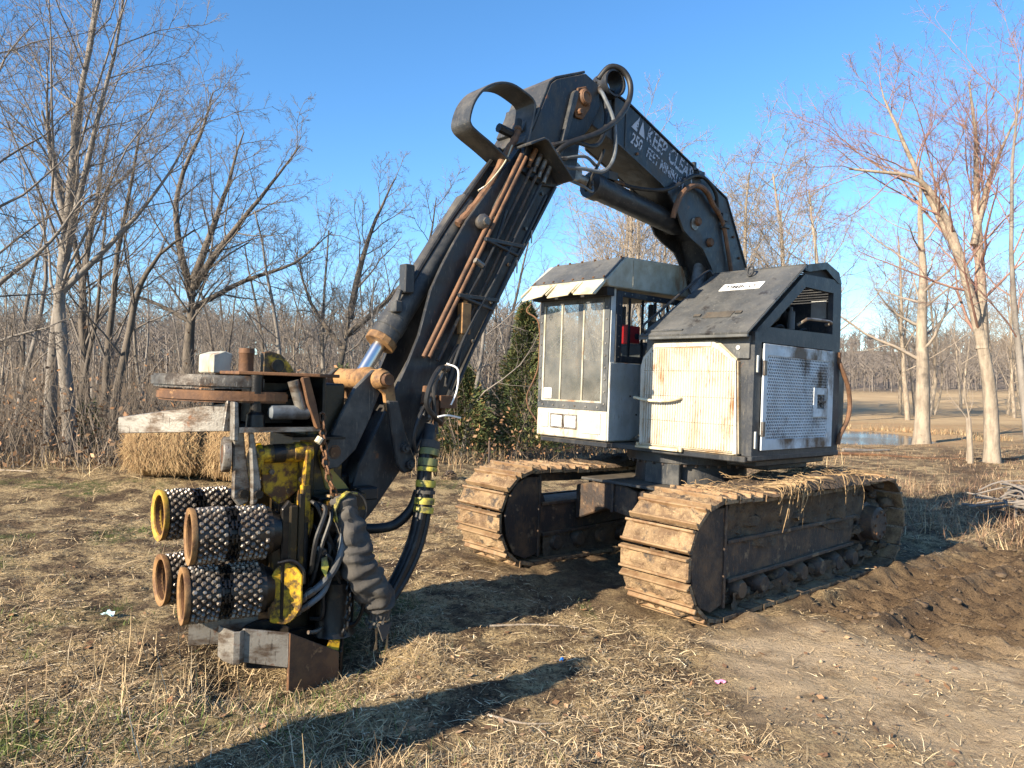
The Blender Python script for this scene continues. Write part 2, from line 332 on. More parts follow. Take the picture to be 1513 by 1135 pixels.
def bare_mask(X, Y):
    nz = fbm(X*1.1, Y*1.1, 4, 29)-.5
    d = np.hypot((X-2.6)/1.6, (Y-4.2)/1.3)+1.3*nz; d2 = np.hypot((X-2.6)/1.7, (Y-2.9)/1.0)+1.4*nz
    d3 = np.abs((Y-4.7)-(X-2.3)*-.22)/.22+np.maximum(0, np.abs(X-2.6)-.9)*2+nz
    return np.clip(np.maximum(np.maximum(.8*(1-sst(.7, 1.1, d)), .9*(1-sst(.5, 1.1, d2))), 1-sst(.7, 1.2, d3)), 0, 1)*(1-.7*mud_mask(X, Y))
def axis(dense0, dense1, step, lo, hi, g):
    mid = list(np.arange(dense0, dense1, step)); s = step; x = dense1; up = []
    while x < hi: up.append(x); s *= g; x += s
    s = step; x = dense0-step; dn = []
    while x > lo: dn.append(x); s *= g; x -= s
    return np.array(dn[::-1]+mid+up+[hi])
gx = axis(-4.2, 6.2, .036, -600, 600, 1.07); gy = axis(1.2, 9.0, .036, -40, 900, 1.045)
XX, YY = np.meshgrid(gx, gy); ZZ = gz(XX, YY)
nx_, ny_ = len(gx), len(gy)
idx = np.arange(nx_*ny_).reshape(ny_, nx_)
GF = np.stack([idx[:-1, :-1], idx[:-1, 1:], idx[1:, 1:], idx[1:, :-1]], -1).reshape(-1, 4)
mudm = mud_mask(XX, YY); barem = bare_mask(XX, YY)
greenm = sst(.60, .72, fbm(XX*.9, YY*.9, 4, 31))*(1-sst(10, 14, YY))*(XX < .6)
edge = 12.6+.25*np.maximum(XX, -6)+4*sst(-4, 4, XX)          # where the field ends and the wood begins
wood = sst(0, 3, YY-edge)*(1-sst(.30, .36, XX/np.maximum(YY, 1)-.0*YY))
col1 = np.stack([mudm, barem, greenm, wood], -1)
qx = XX/np.maximum(YY, 1)
field = sst(36, 42, YY)*sst(.25, .33, qx)*(1-sst(96, 116, YY))
redg = sst(.25, .33, qx)*(1-sst(1.0, 1.6, np.hypot((XX-13)/10, (YY-34)/7)))*sst(17, 22, YY)
col2 = np.stack([field, redg, sst(102, 124, YY), np.ones_like(XX)], -1)
gm = bpy.data.materials.new('field_ground'); gm.use_nodes = True
def ground_mat(m):
    nt = m.node_tree; N = nt.nodes; L = nt.links; b = N['Principled BSDF']; b.inputs['Roughness'].default_value = .95; b.inputs['Specular IOR Level'].default_value = .15
    tc = N.new('ShaderNodeTexCoord')
    def noise(s, det=8, rg=.65, st=None):
        n = N.new('ShaderNodeTexNoise'); n.inputs['Scale'].default_value = s; n.inputs['Detail'].default_value = det; n.inputs['Roughness'].default_value = rg
        L.new(tc.outputs['Object'], n.inputs['Vector']); return n.outputs[0]
    def ramp(src, lo, hi):
        r = N.new('ShaderNodeMapRange'); r.inputs[1].default_value = lo; r.inputs[2].default_value = hi; L.new(src, r.inputs[0]); return r.outputs[0]
    def mix(f, A, B):
        x = N.new('ShaderNodeMix'); x.data_type = 'RGBA'; L.new(f, x.inputs[0])
        for s, k in ((A, 6), (B, 7)):
            if isinstance(s, tuple): x.inputs[k].default_value = s+(1,)
            else: L.new(s, x.inputs[k])
        return x.outputs[2]
    def mul(A, B):
        x = N.new('ShaderNodeMath'); x.operation = 'MULTIPLY'; L.new(A, x.inputs[0]); L.new(B, x.inputs[1]); return x.outputs[0]
    at = N.new('ShaderNodeAttribute'); at.attribute_name = 'mask'; sp = N.new('ShaderNodeSeparateColor'); L.new(at.outputs['Color'], sp.inputs[0])
    a2 = N.new('ShaderNodeAttribute'); a2.attribute_name = 'far'; s2 = N.new('ShaderNodeSeparateColor'); L.new(a2.outputs['Color'], s2.inputs[0])
    soil = mix(ramp(noise(3.5), .38, .62), (.085, .057, .036), (.22, .152, .088))
    soil = mix(ramp(noise(22, 6), .52, .60), soil, (.042, .030, .021))
    strawc = mix(ramp(noise(30, 6), .35, .65), (.37, .265, .135), (.55, .42, .235))
    cur = mix(ramp(noise(2.2, 9, .75), .44, .55), soil, strawc)
    cur = mix(ramp(noise(7, 8, .7), .53, .62), cur, (.115, .080, .050))
    cur = mix(ramp(noise(55, 6, .75), .52, .60), cur, (.055, .038, .025))
    gr = mul(sp.outputs[2], ramp(noise(14), .4, .6)); cur = mix(gr, cur, (.075, .095, .028))
    mudc = mix(ramp(noise(5), .4, .62), (.085, .057, .036), (.19, .13, .076)); mudc = mix(ramp(noise(40, 5), .55, .68), mudc, (.035, .025, .018))
    cur = mix(sp.outputs[0], cur, mudc)
    barec = mix(ramp(noise(4), .35, .65), (.56, .43, .285), (.45, .335, .21)); barec = mix(ramp(noise(3.1, 8, .7), .52, .64), barec, (.26, .185, .112)); barec = mix(ramp(noise(35, 6), .60, .70), barec, (.12, .09, .06))
    cur = mix(sp.outputs[1], cur, barec)
    lit = mix(ramp(noise(1.5), .4, .6), (.115, .082, .054), (.18, .13, .08)); cur = mix(at.outputs['Alpha'], cur, lit)
    fld = mix(ramp(noise(.25), .35, .65), (.48, .35, .20), (.37, .26, .145)); cur = mix(s2.outputs[0], cur, fld)
    red = mix(ramp(noise(1.2), .35, .65), (.36, .22, .11), (.40, .29, .16)); cur = mix(s2.outputs[1], cur, red)
    far = mix(ramp(noise(.06), .35, .65), (.22, .175, .135), (.16, .135, .115)); cur = mix(s2.outputs[2], cur, far)  # far hill ground lightened too, distance haze put into its colour
    L.new(cur, b.inputs['Base Color'])
    n1 = noise(28, 8, .7); n2 = noise(120, 4); ad = N.new('ShaderNodeMath'); ad.operation = 'MULTIPLY_ADD'; ad.inputs[1].default_value = .35; L.new(n2, ad.inputs[0]); L.new(n1, ad.inputs[2])
    bp = N.new('ShaderNodeBump'); bp.inputs['Strength'].default_value = 1.0; bp.inputs['Distance'].default_value = .05; L.new(ad.outputs[0], bp.inputs['Height']); L.new(bp.outputs[0], b.inputs['Normal'])
ground_mat(gm)
go = link(bpy.data.objects.new('ground', fast('ground', np.stack([XX, YY, ZZ], -1).reshape(-1, 3), GF, gm, True, {'mask': col1.reshape(-1, 4), 'far': col2.reshape(-1, 4)})))
tag(go, 'dry straw-littered field ground with churned dark mud', 'ground', kind='structure')
# pond
wm = bpy.data.materials.new('pond_water'); wm.use_nodes = True; wb = wm.node_tree.nodes['Principled BSDF']
wb.inputs['Base Color'].default_value = (.02, .03, .035, 1); wb.inputs['Roughness'].default_value = .10; wb.inputs['IOR'].default_value = 1.33
tn = wm.node_tree.nodes.new('ShaderNodeTexNoise'); tn.inputs['Scale'].default_value = 1.6; wbp = wm.node_tree.nodes.new('ShaderNodeBump'); wbp.inputs['Strength'].default_value = 1.0; wbp.inputs['Distance'].default_value = .10
wm.node_tree.links.new(tn.outputs[0], wbp.inputs['Height']); wm.node_tree.links.new(wbp.outputs[0], wb.inputs['Normal'])
n = 60; pv = [(12.3+5.0*math.cos(2*math.pi*i/n), 30.5+6.8*math.sin(2*math.pi*i/n), -.44) for i in range(n)]
tag(part('pond', (pv, [tuple(range(n))]), wm), 'small blue pond behind the machine beside dry field', 'pond', kind='structure')

# ------------------------------------------------------------------ dry grass and straw (uncountable)
rng = np.random.default_rng(7)
def blades(n, X, Y, length, width, lift, cols, bend=.3, z=None):
    """n strips of two quads from X,Y; lift = elevation angle array; returns V,F,C"""
    az = rng.uniform(0, 2*np.pi, n); el = lift
    d = np.stack([np.cos(az)*np.cos(el), np.sin(az)*np.cos(el), np.sin(el)], -1)
    p0 = np.stack([X, Y, (gz(X, Y) if z is None else z)+.004], -1); side = np.stack([-np.sin(az), np.cos(az), np.zeros(n)], -1)
    tw = rng.uniform(-1, 1, n)[:, None]; side = side+np.array([0, 0, 1.])*tw*.6
    p1 = p0+d*length[:, None]*.5; p2 = p0+d*length[:, None]; p1[:, 2] += .03*length; dr = bend*rng.uniform(-.4, 1, n)*length; p2[:, 2] -= dr*np.sin(np.abs(el))
    p2 += side*(rng.normal(0, .05, n)*length)[:, None]
    w = width[:, None]*.5
    V = np.stack([p0-side*w, p0+side*w, p1-side*w*.9, p1+side*w*.9, p2-side*w*.3, p2+side*w*.3], 1).reshape(-1, 3)
    b = np.arange(n)[:, None]*6; F = np.concatenate([b+[0, 1, 3, 2], b+[2, 3, 5, 4]], 0)
    C = np.repeat(np.concatenate([cols, np.ones((n, 1))], 1), 6, 0); return V, F, C
def pal(n, cs, p, var=.2):
    c = np.array(cs)[rng.choice(len(cs), n, p=p)]; return c*(1+rng.normal(0, var, (n, 1))).clip(.4, 1.7)
STRAW = [(.52, .40, .235), (.41, .30, .17), (.27, .19, .11), (.15, .105, .063), (.60, .49, .33)]
def scatter(n, y0, y1, umin, umax, dens):
    """points spread over the field ahead, thinned by a density function"""
    Y = 1/ (1/y0+(1/y1-1/y0)*rng.uniform(0, 1, n*3)); q = rng.uniform(umin, umax, n*3); X = q*Y
    k = rng.uniform(0, 1, n*3) < dens(X, Y); return X[k][:n], Y[k][:n]
parts_ = []
def clear_machine(X, Y):
    a, b = to_ab(X, Y); return ~((a > -.25) & (a < 3.5) & (b > -.05) & (b < 2.7))
def dens_flat(X, Y): return (.18+.82*sst(.38, .6, fbm(X*1.6, Y*1.6, 4, 41)))*(1-.85*mud_mask(X, Y))*(1-.72*bare_mask(X, Y))*clear_machine(X, Y)*np.where(X > 1.2, .65, 1)
X, Y = scatter(150000, 1.9, 13, -.78, .78, dens_flat); n = len(X)
parts_.append(blades(n, X, Y, rng.gamma(2.2, .015, n).clip(.010, .12)*(1+.05*Y), rng.uniform(.0012, .0030, n)*(1+.10*Y), rng.normal(.08, .17, n), pal(n, STRAW, [.24, .22, .22, .22, .1], .3)))
# tufts standing up at the left and in the foreground
def dens_tuft(X, Y): return sst(.5, .68, fbm(X*1.3, Y*1.3, 3, 47))*(1-mud_mask(X, Y))*(1-bare_mask(X, Y))*(1-.9*sst(-.6, .9, X-.0*Y))*clear_machine(X, Y)
X, Y = scatter(900, 1.9, 11, -.75, .35, dens_tuft); k = 14; X = np.repeat(X, k)+rng.normal(0, .035, len(X)*k); Y = np.repeat(Y, k)+rng.normal(0, .035, len(Y)*k); n = len(X)
parts_.append(blades(n, X, Y, rng.uniform(.03, .12, n), rng.uniform(.0016, .0034, n)*(1+.06*Y), rng.normal(.55, .35, n), pal(n, STRAW[:4]+[(.10, .13, .035)], [.32, .28, .2, .1, .1]), .25))
# tall stalks at the left margin and a few in front
X = np.concatenate([rng.uniform(-2.6, -1.35, 330), rng.uniform(-1.4, .35, 40), rng.uniform(.0, .12, 4)]); Y = np.concatenate([rng.uniform(2.1, 4.4, 330), rng.uniform(2.5, 3.2, 40), rng.uniform(3.0, 3.1, 4)]); n = len(X)
parts_.append(blades(n, X, Y, rng.uniform(.08, .30, n), rng.uniform(.0025, .0045, n), rng.normal(1.2, .3, n), pal(n, STRAW, [.25, .3, .25, .1, .1]), .15))
# fresh green growth
def dens_green(X, Y): return sst(.60, .72, fbm(X*.9, Y*.9, 4, 31))*(X < .6)*(1-bare_mask(X, Y))
X, Y = scatter(9000, 2.0, 12, -.75, .2, dens_green); n = len(X)
parts_.append(blades(n, X, Y, rng.uniform(.02, .07, n), rng.uniform(.002, .004, n)*(1+.05*Y), rng.uniform(.3, 1.3, n), pal(n, [(.085, .12, .03), (.14, .17, .05)], [.6, .4])))
n = 7000; X, Y = scatter(n, 2.0, 9, -.7, .78, lambda x, y: (.12+.08*bare_mask(x, y)+.6*mud_mask(x, y))*clear_machine(x, y)); n = len(X)
oc = np.array([(1, 0, 0), (0, 1, 0), (-1, 0, 0), (0, -1, 0), (0, 0, .8), (0, 0, -.8)], float); of = np.array([(0, 1, 4), (1, 2, 4), (2, 3, 4), (3, 0, 4), (1, 0, 5), (2, 1, 5), (3, 2, 5), (0, 3, 5)])
sz = rng.gamma(1.6, .0030, n).clip(.002, .022); Vp = oc[None]*(sz[:, None, None]*rng.uniform(.6, 1.4, (n, 6, 1)))+np.stack([X, Y, gz(X, Y)+sz*.2], -1)[:, None]; an = rng.uniform(0, 6.28, n)
mm = mud_mask(X, Y)[:, None]; Cp = pal(n, [(.28, .21, .13), (.20, .145, .09), (.33, .26, .17)], [.4, .4, .2], .25)*(1-mm)+np.array([(.10, .07, .045)])*mm*rng.uniform(.6, 1.5, (n, 1))
tag(link(bpy.data.objects.new('dirt_crumbs', fast('dirt_crumbs', Vp.reshape(-1, 3), (of[None]+np.arange(n)[:, None, None]*6).reshape(-1, 3), K['straw'], False, {'col': np.repeat(np.concatenate([Cp, np.ones((n, 1))], 1), 6, 0)}))), 'small crumbs of earth and pebbles on bare ground', 'crumbs', kind='stuff')
V = np.concatenate([p[0] for p in parts_]); F = []; o_ = 0
for p in parts_: F.append(p[1]+o_); o_ += len(p[0])
go = link(bpy.data.objects.new('dry_grass', fast('dry_grass', V, np.concatenate(F), K['straw'], False, {'col': np.concatenate([p[2] for p in parts_])})))
tag(go, 'dry straw and grass littering the field', 'grass', kind='stuff')
# coarse grass and weeds farther back: along the wood edge, round the pond and behind the machine
parts_ = []
def edge_y(X): return 12.6+.25*np.maximum(X, -6)+4*sst(-4, 4, X)
n = 26000; X = rng.uniform(-13, 8, n); Y = edge_y(X)+rng.normal(.9, .9, n); k = clear_machine(X, Y) & (rng.uniform(0, 1, n) < .08+.75*sst(.45, .65, fbm(X*.9, Y*.9, 3, 57))); X, Y = X[k], Y[k]; n = len(X)
parts_.append(blades(n, X, Y, rng.uniform(.08, .42, n), rng.uniform(.005, .010, n), rng.normal(1.0, .35, n), pal(n, STRAW[:4]+[(.22, .13, .07)], [.18, .24, .24, .16, .18]), .3))
n = 36000; Y = rng.uniform(8.5, 25, n); X = rng.uniform(.25, .80, n)*Y+rng.normal(0, .3, n); a_, b_ = to_ab(X, Y); k = ((a_ > 4.6) | (b_ > 3.1)) & (rng.uniform(0, 1, n) < .15+.85*sst(.42, .6, fbm(X*.6, Y*.6, 3, 53))); X, Y = X[k], Y[k]; n = len(X)
parts_.append(blades(n, X, Y, rng.uniform(.05, .30, n)*np.where(Y > 15, .5, 1), rng.uniform(.003, .008, n), rng.normal(.6, .5, n), pal(n, [(.40, .30, .18), (.30, .20, .12), (.24, .14, .09), (.14, .09, .06)], [.25, .3, .25, .2], .3), .5))
n = 16000; th = rng.uniform(0, 2*np.pi, n); rr = rng.uniform(1.02, 1.5, n); X = 12.6+4.2*np.cos(th)*rr; Y = 30.5+5.6*np.sin(th)*rr; k = (pond_mask(X, Y) < .25) & ((Y > 34.5) | ((X > 15.2) & (Y > 27))) & (rng.uniform(0, 1, n) < sst(.45, .62, fbm(X*.8, Y*.8, 3, 67))); X, Y = X[k], Y[k]; n = len(X)
parts_.append(blades(n, X, Y, rng.uniform(.08, .30, n), rng.uniform(.010, .02, n), rng.normal(1.2, .25, n), pal(n, [(.42, .32, .18), (.33, .20, .10), (.22, .14, .08)], [.4, .3, .3]), .3))
V = np.concatenate([p[0] for p in parts_]); F = []; o_ = 0
for p in parts_: F.append(p[1]+o_); o_ += len(p[0])
go = link(bpy.data.objects.new('field_weeds', fast('field_weeds', V, np.concatenate(F), K['straw'], False, {'col': np.concatenate([p[2] for p in parts_])})))
tag(go, 'tall dead weeds along the wood edge and pond', 'weeds', kind='stuff')

# ------------------------------------------------------------------ bare trees
def grow(rg, pos, d, length, r, level, spec, out):
    n = spec['n'][level]; P = [pos]; D = d/np.linalg.norm(d); step = length/(n-1); rad = [r]
    for i in range(1, n):
        D = D+rg.normal(0, spec['wob'][level], 3)+np.array([0, 0, spec['up'][level]]); D /= np.linalg.norm(D)
        P.append(P[-1]+D*step); rad.append(r*(1-(i/(n-1))*(1-spec['tip'])))
    P = np.array(P); out.append((level, P, np.array(rad))); kids(rg, P, rad, length, level, spec, out)
def kids(rg, P, rad, length, level, spec, out):
    if level+1 >= len(spec['n']): return
    n = len(P); m = max(1, int(round(spec['kids'][level]*rg.uniform(.75, 1.25))))
    ph = rg.uniform(0, 6.28)
    for j in range(m):
        t = spec['t0'][level]+(1-spec['t0'][level])*((j+rg.uniform(0, 1))/m); x = t*(n-1); i = min(int(x), n-2); f = x-i
        p = P[i]*(1-f)+P[i+1]*f; rr = rad[i]*(1-f)+rad[i+1]*f; ax = P[i+1]-P[i]; ax /= np.linalg.norm(ax)
        ph += 2.4+rg.normal(0, .5); ref = np.array([0, 0, 1.]) if abs(ax[2]) < .9 else np.array([1., 0, 0])
        u = np.cross(ax, ref); u /= np.linalg.norm(u); w = np.cross(ax, u); ang = rg.normal(spec['ang'][level], .16)
        d = ax*np.cos(ang)+(u*np.cos(ph)+w*np.sin(ph))*np.sin(ang)
        L = length*spec['len'][level]*rg.uniform(.6, 1.15)*(1-.55*(t-spec['t0'][level]))
        grow(rg, p, d, L, max(rr*spec['rr'][level]*rg.uniform(.75, 1.1), spec['rmin'][level+1]), level+1, spec, out)
def tubes(polys, sides):
    Vs = []; Fs = []; o = 0; by = {}
    for P, r in polys: by.setdefault(len(P), []).append((P, r))
    for n, lst in by.items():
        P = np.array([x[0] for x in lst]); r = np.array([x[1] for x in lst]); k = len(lst)
        T = np.gradient(P, axis=1); T /= np.linalg.norm(T, axis=2, keepdims=True)+1e-9
        ref = np.where(np.abs(T[:, :1, 2:3]) > .8, np.array([1., .1, 0]), np.array([0, .1, 1.])); ref = np.repeat(ref, n, 1)
        u = np.cross(T, ref); u /= np.linalg.norm(u, axis=2, keepdims=True)+1e-9; w = np.cross(T, u)
        th = np.arange(sides)*2*np.pi/sides
        V = P[:, :, None]+r[:, :, None, None]*(u[:, :, None]*np.cos(th)[None, None, :, None]+w[:, :, None]*np.sin(th)[None, None, :, None])
        I = np.arange(k*n*sides).reshape(k, n, sides)+o; J = np.roll(I, -1, 2)
        Fs.append(np.stack([I[:, :-1], J[:, :-1], J[:, 1:], I[:, 1:]], -1).reshape(-1, 4)); Vs.append(V.reshape(-1, 3)); o += k*n*sides
    return np.concatenate(Vs), np.concatenate(Fs)
SPEC = dict(n=[12, 8, 6, 5, 3], wob=[.05, .12, .15, .18, .2], up=[.03, .05, .04, .03, .02], tip=.25, kids=[15, 8, 7, 5], t0=[.32, .22, .2, .15],
            ang=[.75, .70, .68, .65], len=[.50, .50, .48, .45], rr=[.36, .42, .45, .5], rmin=[.03, .012, .006, .0038, .0026])
def tree_meshes(rg, out, bm, tm, leaves=0, leafcol=None):
    thick = [(P, r) for l, P, r in out if l == 0]; mid = [(P, r) for l, P, r in out if l in (1, 2)]; fine = [(P, r) for l, P, r in out if l >= 3]
    V0, F0 = tubes(thick, 9); me0 = fast('trunk', V0, F0, bm, True)
    V1, F1 = tubes(mid, 5); V2, F2 = tubes(fine, 3); me1 = fast('crown', np.concatenate([V1, V2]), np.concatenate([F1, F2+len(V1)]), tm, True)
    return me0, me1
def place_tree(name, label, group, mes, loc, rot=0, s=1, cat='tree'):
    e = empty(name, loc); e.rotation_euler = (0, 0, rot); e.scale = (s, s, s); tag(e, label, cat, group)
    for nm, me in zip(('trunk', 'crown'), mes):
        c = link(bpy.data.objects.new(nm, me)); c.parent = e
    return e
def hero(name, label, seed, Y, pts, r0, bm, tm, spec=SPEC, limbs=(), group=None, sub=None):
    """trunk follows pts = (X, height above ground, dY); limbs = more big stems given the same way"""
    rg = np.random.default_rng(seed); base = np.array([pts[0][0], Y, 0]); out = []
    stems = [pts]+list(limbs)
    for si, st in enumerate(stems):
        P = np.array(catmull([(p[0]-pts[0][0], (p[2] if len(p) > 2 else 0), p[1]) for p in st], 4)); n = len(P)
        P = P+rg.normal(0, .012, P.shape)*np.linspace(0, 1, n)[:, None]
        L = np.linalg.norm(np.diff(P, axis=0), axis=1).sum(); rs = r0 if si == 0 else r0*(st[0][3] if len(st[0]) > 3 else .6)
        rad = rs*(1-np.linspace(0, 1, n)*.86)
        if si == 0: rad[0] *= 1.25; P[0, 2] -= .15
        out.append((0, P, rad)); sp = dict(spec)
        if si: sp['t0'] = [.12]+list(spec['t0'][1:]); sp['kids'] = [spec['kids'][0]*.8]+list(spec['kids'][1:])
        kids(rg, P, rad, L*.95, 0, sp, out)
    me = tree_meshes(rg, out, bm, tm)
    return place_tree(name, label, group, me, (base[0], Y, float(gz(base[0], Y, False))))
def spec(**k): d = dict(SPEC); d.update(k); return d
GT = 'big bare trees at the field edge'
hero('bare_tree', 'tall grey forked tree rising behind the bales', 3, 13.0, [(-7.7, 0), (-7.76, 1.2), (-7.9, 2.6), (-7.85, 3.4), (-7.75, 4.5), (-7.55, 6.3), (-7.2, 8.2), (-6.9, 9.8)], .125, K['bark'], K['twig'], spec(kids=[16, 8, 7, 5]),
     [[(-7.86, 3.0, 0, .48), (-7.1, 3.9, .2), (-6.3, 4.9, .3), (-5.6, 6.2, .4)], [(-7.82, 3.6, 0, .5), (-7.3, 5.2, -.2), (-6.8, 7.0, -.3), (-6.5, 8.4, -.4)], [(-7.8, 4.2, 0, .5), (-8.2, 5.6, .2), (-8.3, 7.2, .3)]])
hero('bare_tree', 'straight grey trunk standing right against the forked tree', 4, 13.6, [(-8.45, 0), (-8.4, 1.6), (-8.25, 3.1), (-8.0, 4.6), (-7.9, 6.4), (-7.6, 8.6)], .12, K['bark'], K['twig'])
hero('bare_tree', 'dark spreading oak with wide low limbs behind the saw head', 5, 18.0, [(-7.85, 0), (-7.83, 1.8), (-7.75, 3.2), (-7.7, 3.9)], .20, K['barkd'], K['twigd'], spec(t0=[.55, .2, .2, .15]),
     [[(-7.72, 3.5, 0, .5), (-8.1, 4.8, .1), (-8.2, 6.2, .3), (-7.6, 7.8, .4), (-7.4, 8.6, .4)], [(-7.7, 3.7, 0, .52), (-7.0, 4.6, -.2), (-6.0, 5.8, -.3), (-5.0, 7.0, -.4)], [(-7.75, 3.2, 0, .38), (-6.6, 3.9, .3), (-5.4, 4.4, .5), (-4.5, 5.2, .6)], [(-7.8, 2.9, 0, .32), (-8.8, 3.4, .2), (-9.9, 3.8, .3)], [(-7.7, 3.9, 0, .5), (-7.1, 5.8, .2), (-6.6, 7.6, .3)]])
hero('bare_tree', 'crooked dark leaning tree in the brush beside the bales', 6, 15.0, [(-8.0, 0), (-8.0, 1.0), (-7.75, 2.2), (-7.55, 3.2), (-7.1, 4.0), (-6.4, 4.5)], .11, K['barkd'], K['twigd'], spec(kids=[10, 6, 6, 4]))
hero('bare_tree', 'broad bare tree spreading behind the black arm', 8, 19.0, [(-4.6, 0), (-4.5, 1.4), (-4.25, 2.6), (-4.1, 3.5)], .15, K['barkd'], K['twigd'], spec(t0=[.5, .2, .2, .15]),
     [[(-4.15, 3.2, 0, .65), (-3.9, 4.6, .2), (-3.5, 5.8, .2), (-3.0, 6.9, .3)], [(-4.2, 2.8, 0, .55), (-3.2, 3.6, -.2), (-2.2, 4.8, -.2), (-1.9, 6.2, -.3)], [(-4.3, 2.4, 0, .5), (-5.2, 3.6, .3), (-5.6, 5.0, .3)]])
hero('bare_tree', 'bare tree at the end of the wood with long side limbs', 9, 11.5, [(-8.9, 0), (-8.9, 1.6), (-8.75, 3.0), (-8.45, 4.6), (-8.2, 6.2), (-8.0, 7.6)], .16, K['bark'], K['twigd'], SPEC,
     [[(-8.85, 2.0, 0, .36), (-8.2, 2.8, .2), (-7.3, 3.6, .3), (-6.7, 4.4, .3)], [(-8.8, 1.5, 0, .3), (-8.0, 2.0, .1), (-7.2, 2.25, .2)]])
# pale budding trees at the right
RS = spec(rr=[.36, .42, .46, .5], ang=[.62, .62, .6, .6], kids=[15, 9, 8, 6], up=[.03, .04, .03, .03, .02])
hero('budding_tree', 'pale leaning tree with reddish buds arching over the field', 12, 19.0, [(12.25, 0), (12.2, 1.7), (11.98, 3.1), (11.5, 5.0), (10.95, 6.5), (10.2, 7.3), (8.6, 7.5)], .19, K['barkp'], K['twigr'], RS,
     [[(12.0, 2.9, 0, .8), (12.1, 4.6, .2), (12.05, 6.5, .3), (12.1, 8.2, .4), (11.9, 9.9, .4)], [(11.4, 5.3, 0, .5), (10.6, 7.3, .3), (10.0, 8.8, .4), (9.6, 9.7, .4)], [(11.9, 5.6, .2, .5), (12.4, 7.4, .3), (13.2, 9.2, .3)]])
hero('bare_tree', 'knotty grey oak standing beside the pond', 13, 26.0, [(14.3, 0), (14.35, 2.0), (14.3, 4.0), (14.35, 5.8), (14.25, 8.0), (14.3, 9.6)], .27, K['barkp'], K['twigp'], spec(kids=[20, 7, 6, 5], t0=[.24, .2, .2, .15], ang=[1.1, .7, .68, .65], len=[.42, .5, .48, .45], rr=[.34, .42, .46, .5], up=[.03, .03, .04, .03, .02]))
hero('bare_tree', 'slim pale tree behind the brush pile', 14, 18.0, [(12.55, 0), (12.3, 2.4), (12.1, 4.6), (12.1, 7.4), (12.3, 9.4)], .10, K['bark'], K['twigr'], RS, [[(12.3, 2.6, 0, .5), (12.9, 4.4, .2), (13.3, 6.5, .3)]])
hero('sapling', 'thin crooked sapling beside the short wooden post', 15, 19.5, [(12.05, 0), (12.0, .9), (11.85, 1.9), (11.7, 3.0)], .035, K['barkp'], K['twigp'], spec(kids=[7, 4, 4, 3]))
# trees of the wood: a few meshes, many individuals
protos = []
for s in range(6):
    rg = np.random.default_rng(100+s); out = []; h = [7.5, 8.5, 7, 9, 6, 8][s]
    grow(rg, np.array([0, 0, -.15]), np.array([rg.normal(0, .06), rg.normal(0, .06), 1.]), h, [.09, .12, .07, .11, .05, .10][s], 0, spec(n=[9, 6, 5, 4, 3], kids=[12, 6, 5, 3], wob=[.06, .14, .17, .2, .2], t0=[.22, .2, .2, .15], rmin=[.03, .012, .007, .005, .0035]), out)
    protos.append(tree_meshes(rg, out, [K['bark'], K['barkd'], K['bark'], K['barkd'], K['barkp'], K['bark']][s], [K['twig'], K['twigd'], K['twig'], K['twigd'], K['twigp'], K['twig']][s]))
WL = ['grey bare tree of middling height in the woodland behind the field', 'stout dark-barked bare tree in the woodland behind the field', 'thin grey bare tree in the woodland behind the field', 'tallest kind of dark-barked bare tree in the woodland behind the field', 'slender pale sapling among the bare woodland behind the field', 'thick grey-barked bare tree in the woodland behind the field']
WG = ['middling grey trees of the wood', 'stout dark trees of the wood', 'thin grey trees of the wood', 'tall dark trees of the wood', 'pale saplings of the wood', 'thick grey trees of the wood']
rg = np.random.default_rng(55); cnt = 0
while cnt < 108:
    Y = rg.uniform(14.5, 48); q = rg.uniform(-.74, .16); X = q*Y
    if Y < edge_y(np.array(X))+1.0: continue
    k = int(rg.integers(0, 6)); pale = k == 4
    place_tree('wood_tree', WL[k], WG[k], protos[k], (X, Y, float(gz(X, Y, False))), rg.uniform(0, 6.28), rg.uniform(.62, 1.0)*(1 if q < -.42 else .78)); cnt += 1
fp = []
for s in range(3):
    rg2 = np.random.default_rng(140+s); out = []
    grow(rg2, np.array([0, 0, -.2]), np.array([rg2.normal(0, .05), rg2.normal(0, .05), 1.]), 14, .2, 0, spec(n=[9, 6, 5, 4, 3], kids=[17, 8, 6, 4], wob=[.06, .14, .17, .2, .2], t0=[.25, .2, .2, .15], len=[.5, .5, .5, .5], rmin=[.06, .03, .014, .009, .0065]), out)
    fp.append(tree_meshes(rg2, out, K['barkp'], [K['twigp'], K['twig'], K['twigp']][s]))
for i in range(19):                                             # beyond the pond and behind the engine
    Y = rg.uniform(40, 64); X = (.10+.016*i+rg.normal(0, .012))*Y
    place_tree('pale_tree', 'tall pale bare tree far behind the engine housing', 'pale trees beyond the machine', fp[i % 3], (X, Y, float(gz(X, Y, False))), rg.uniform(0, 6.28), rg.uniform(.75, 1.15))
for i in range(22):
    Y = rg.uniform(44, 84); X = rg.uniform(.51, .80)*Y
    place_tree('field_tree', 'small bare tree across the pond before the far hill', 'trees across the pond', fp[(i+1) % 3], (X, Y, float(gz(X, Y, False))), rg.uniform(0, 6.28), rg.uniform(.4, .8))
K['farwood'] = mat('haze_toned_bare_wood', (.215, .185, .16), (.16, .138, .12), .08, .4, .6, .95, bump=0)  # distance haze is painted in as a lighter twig colour
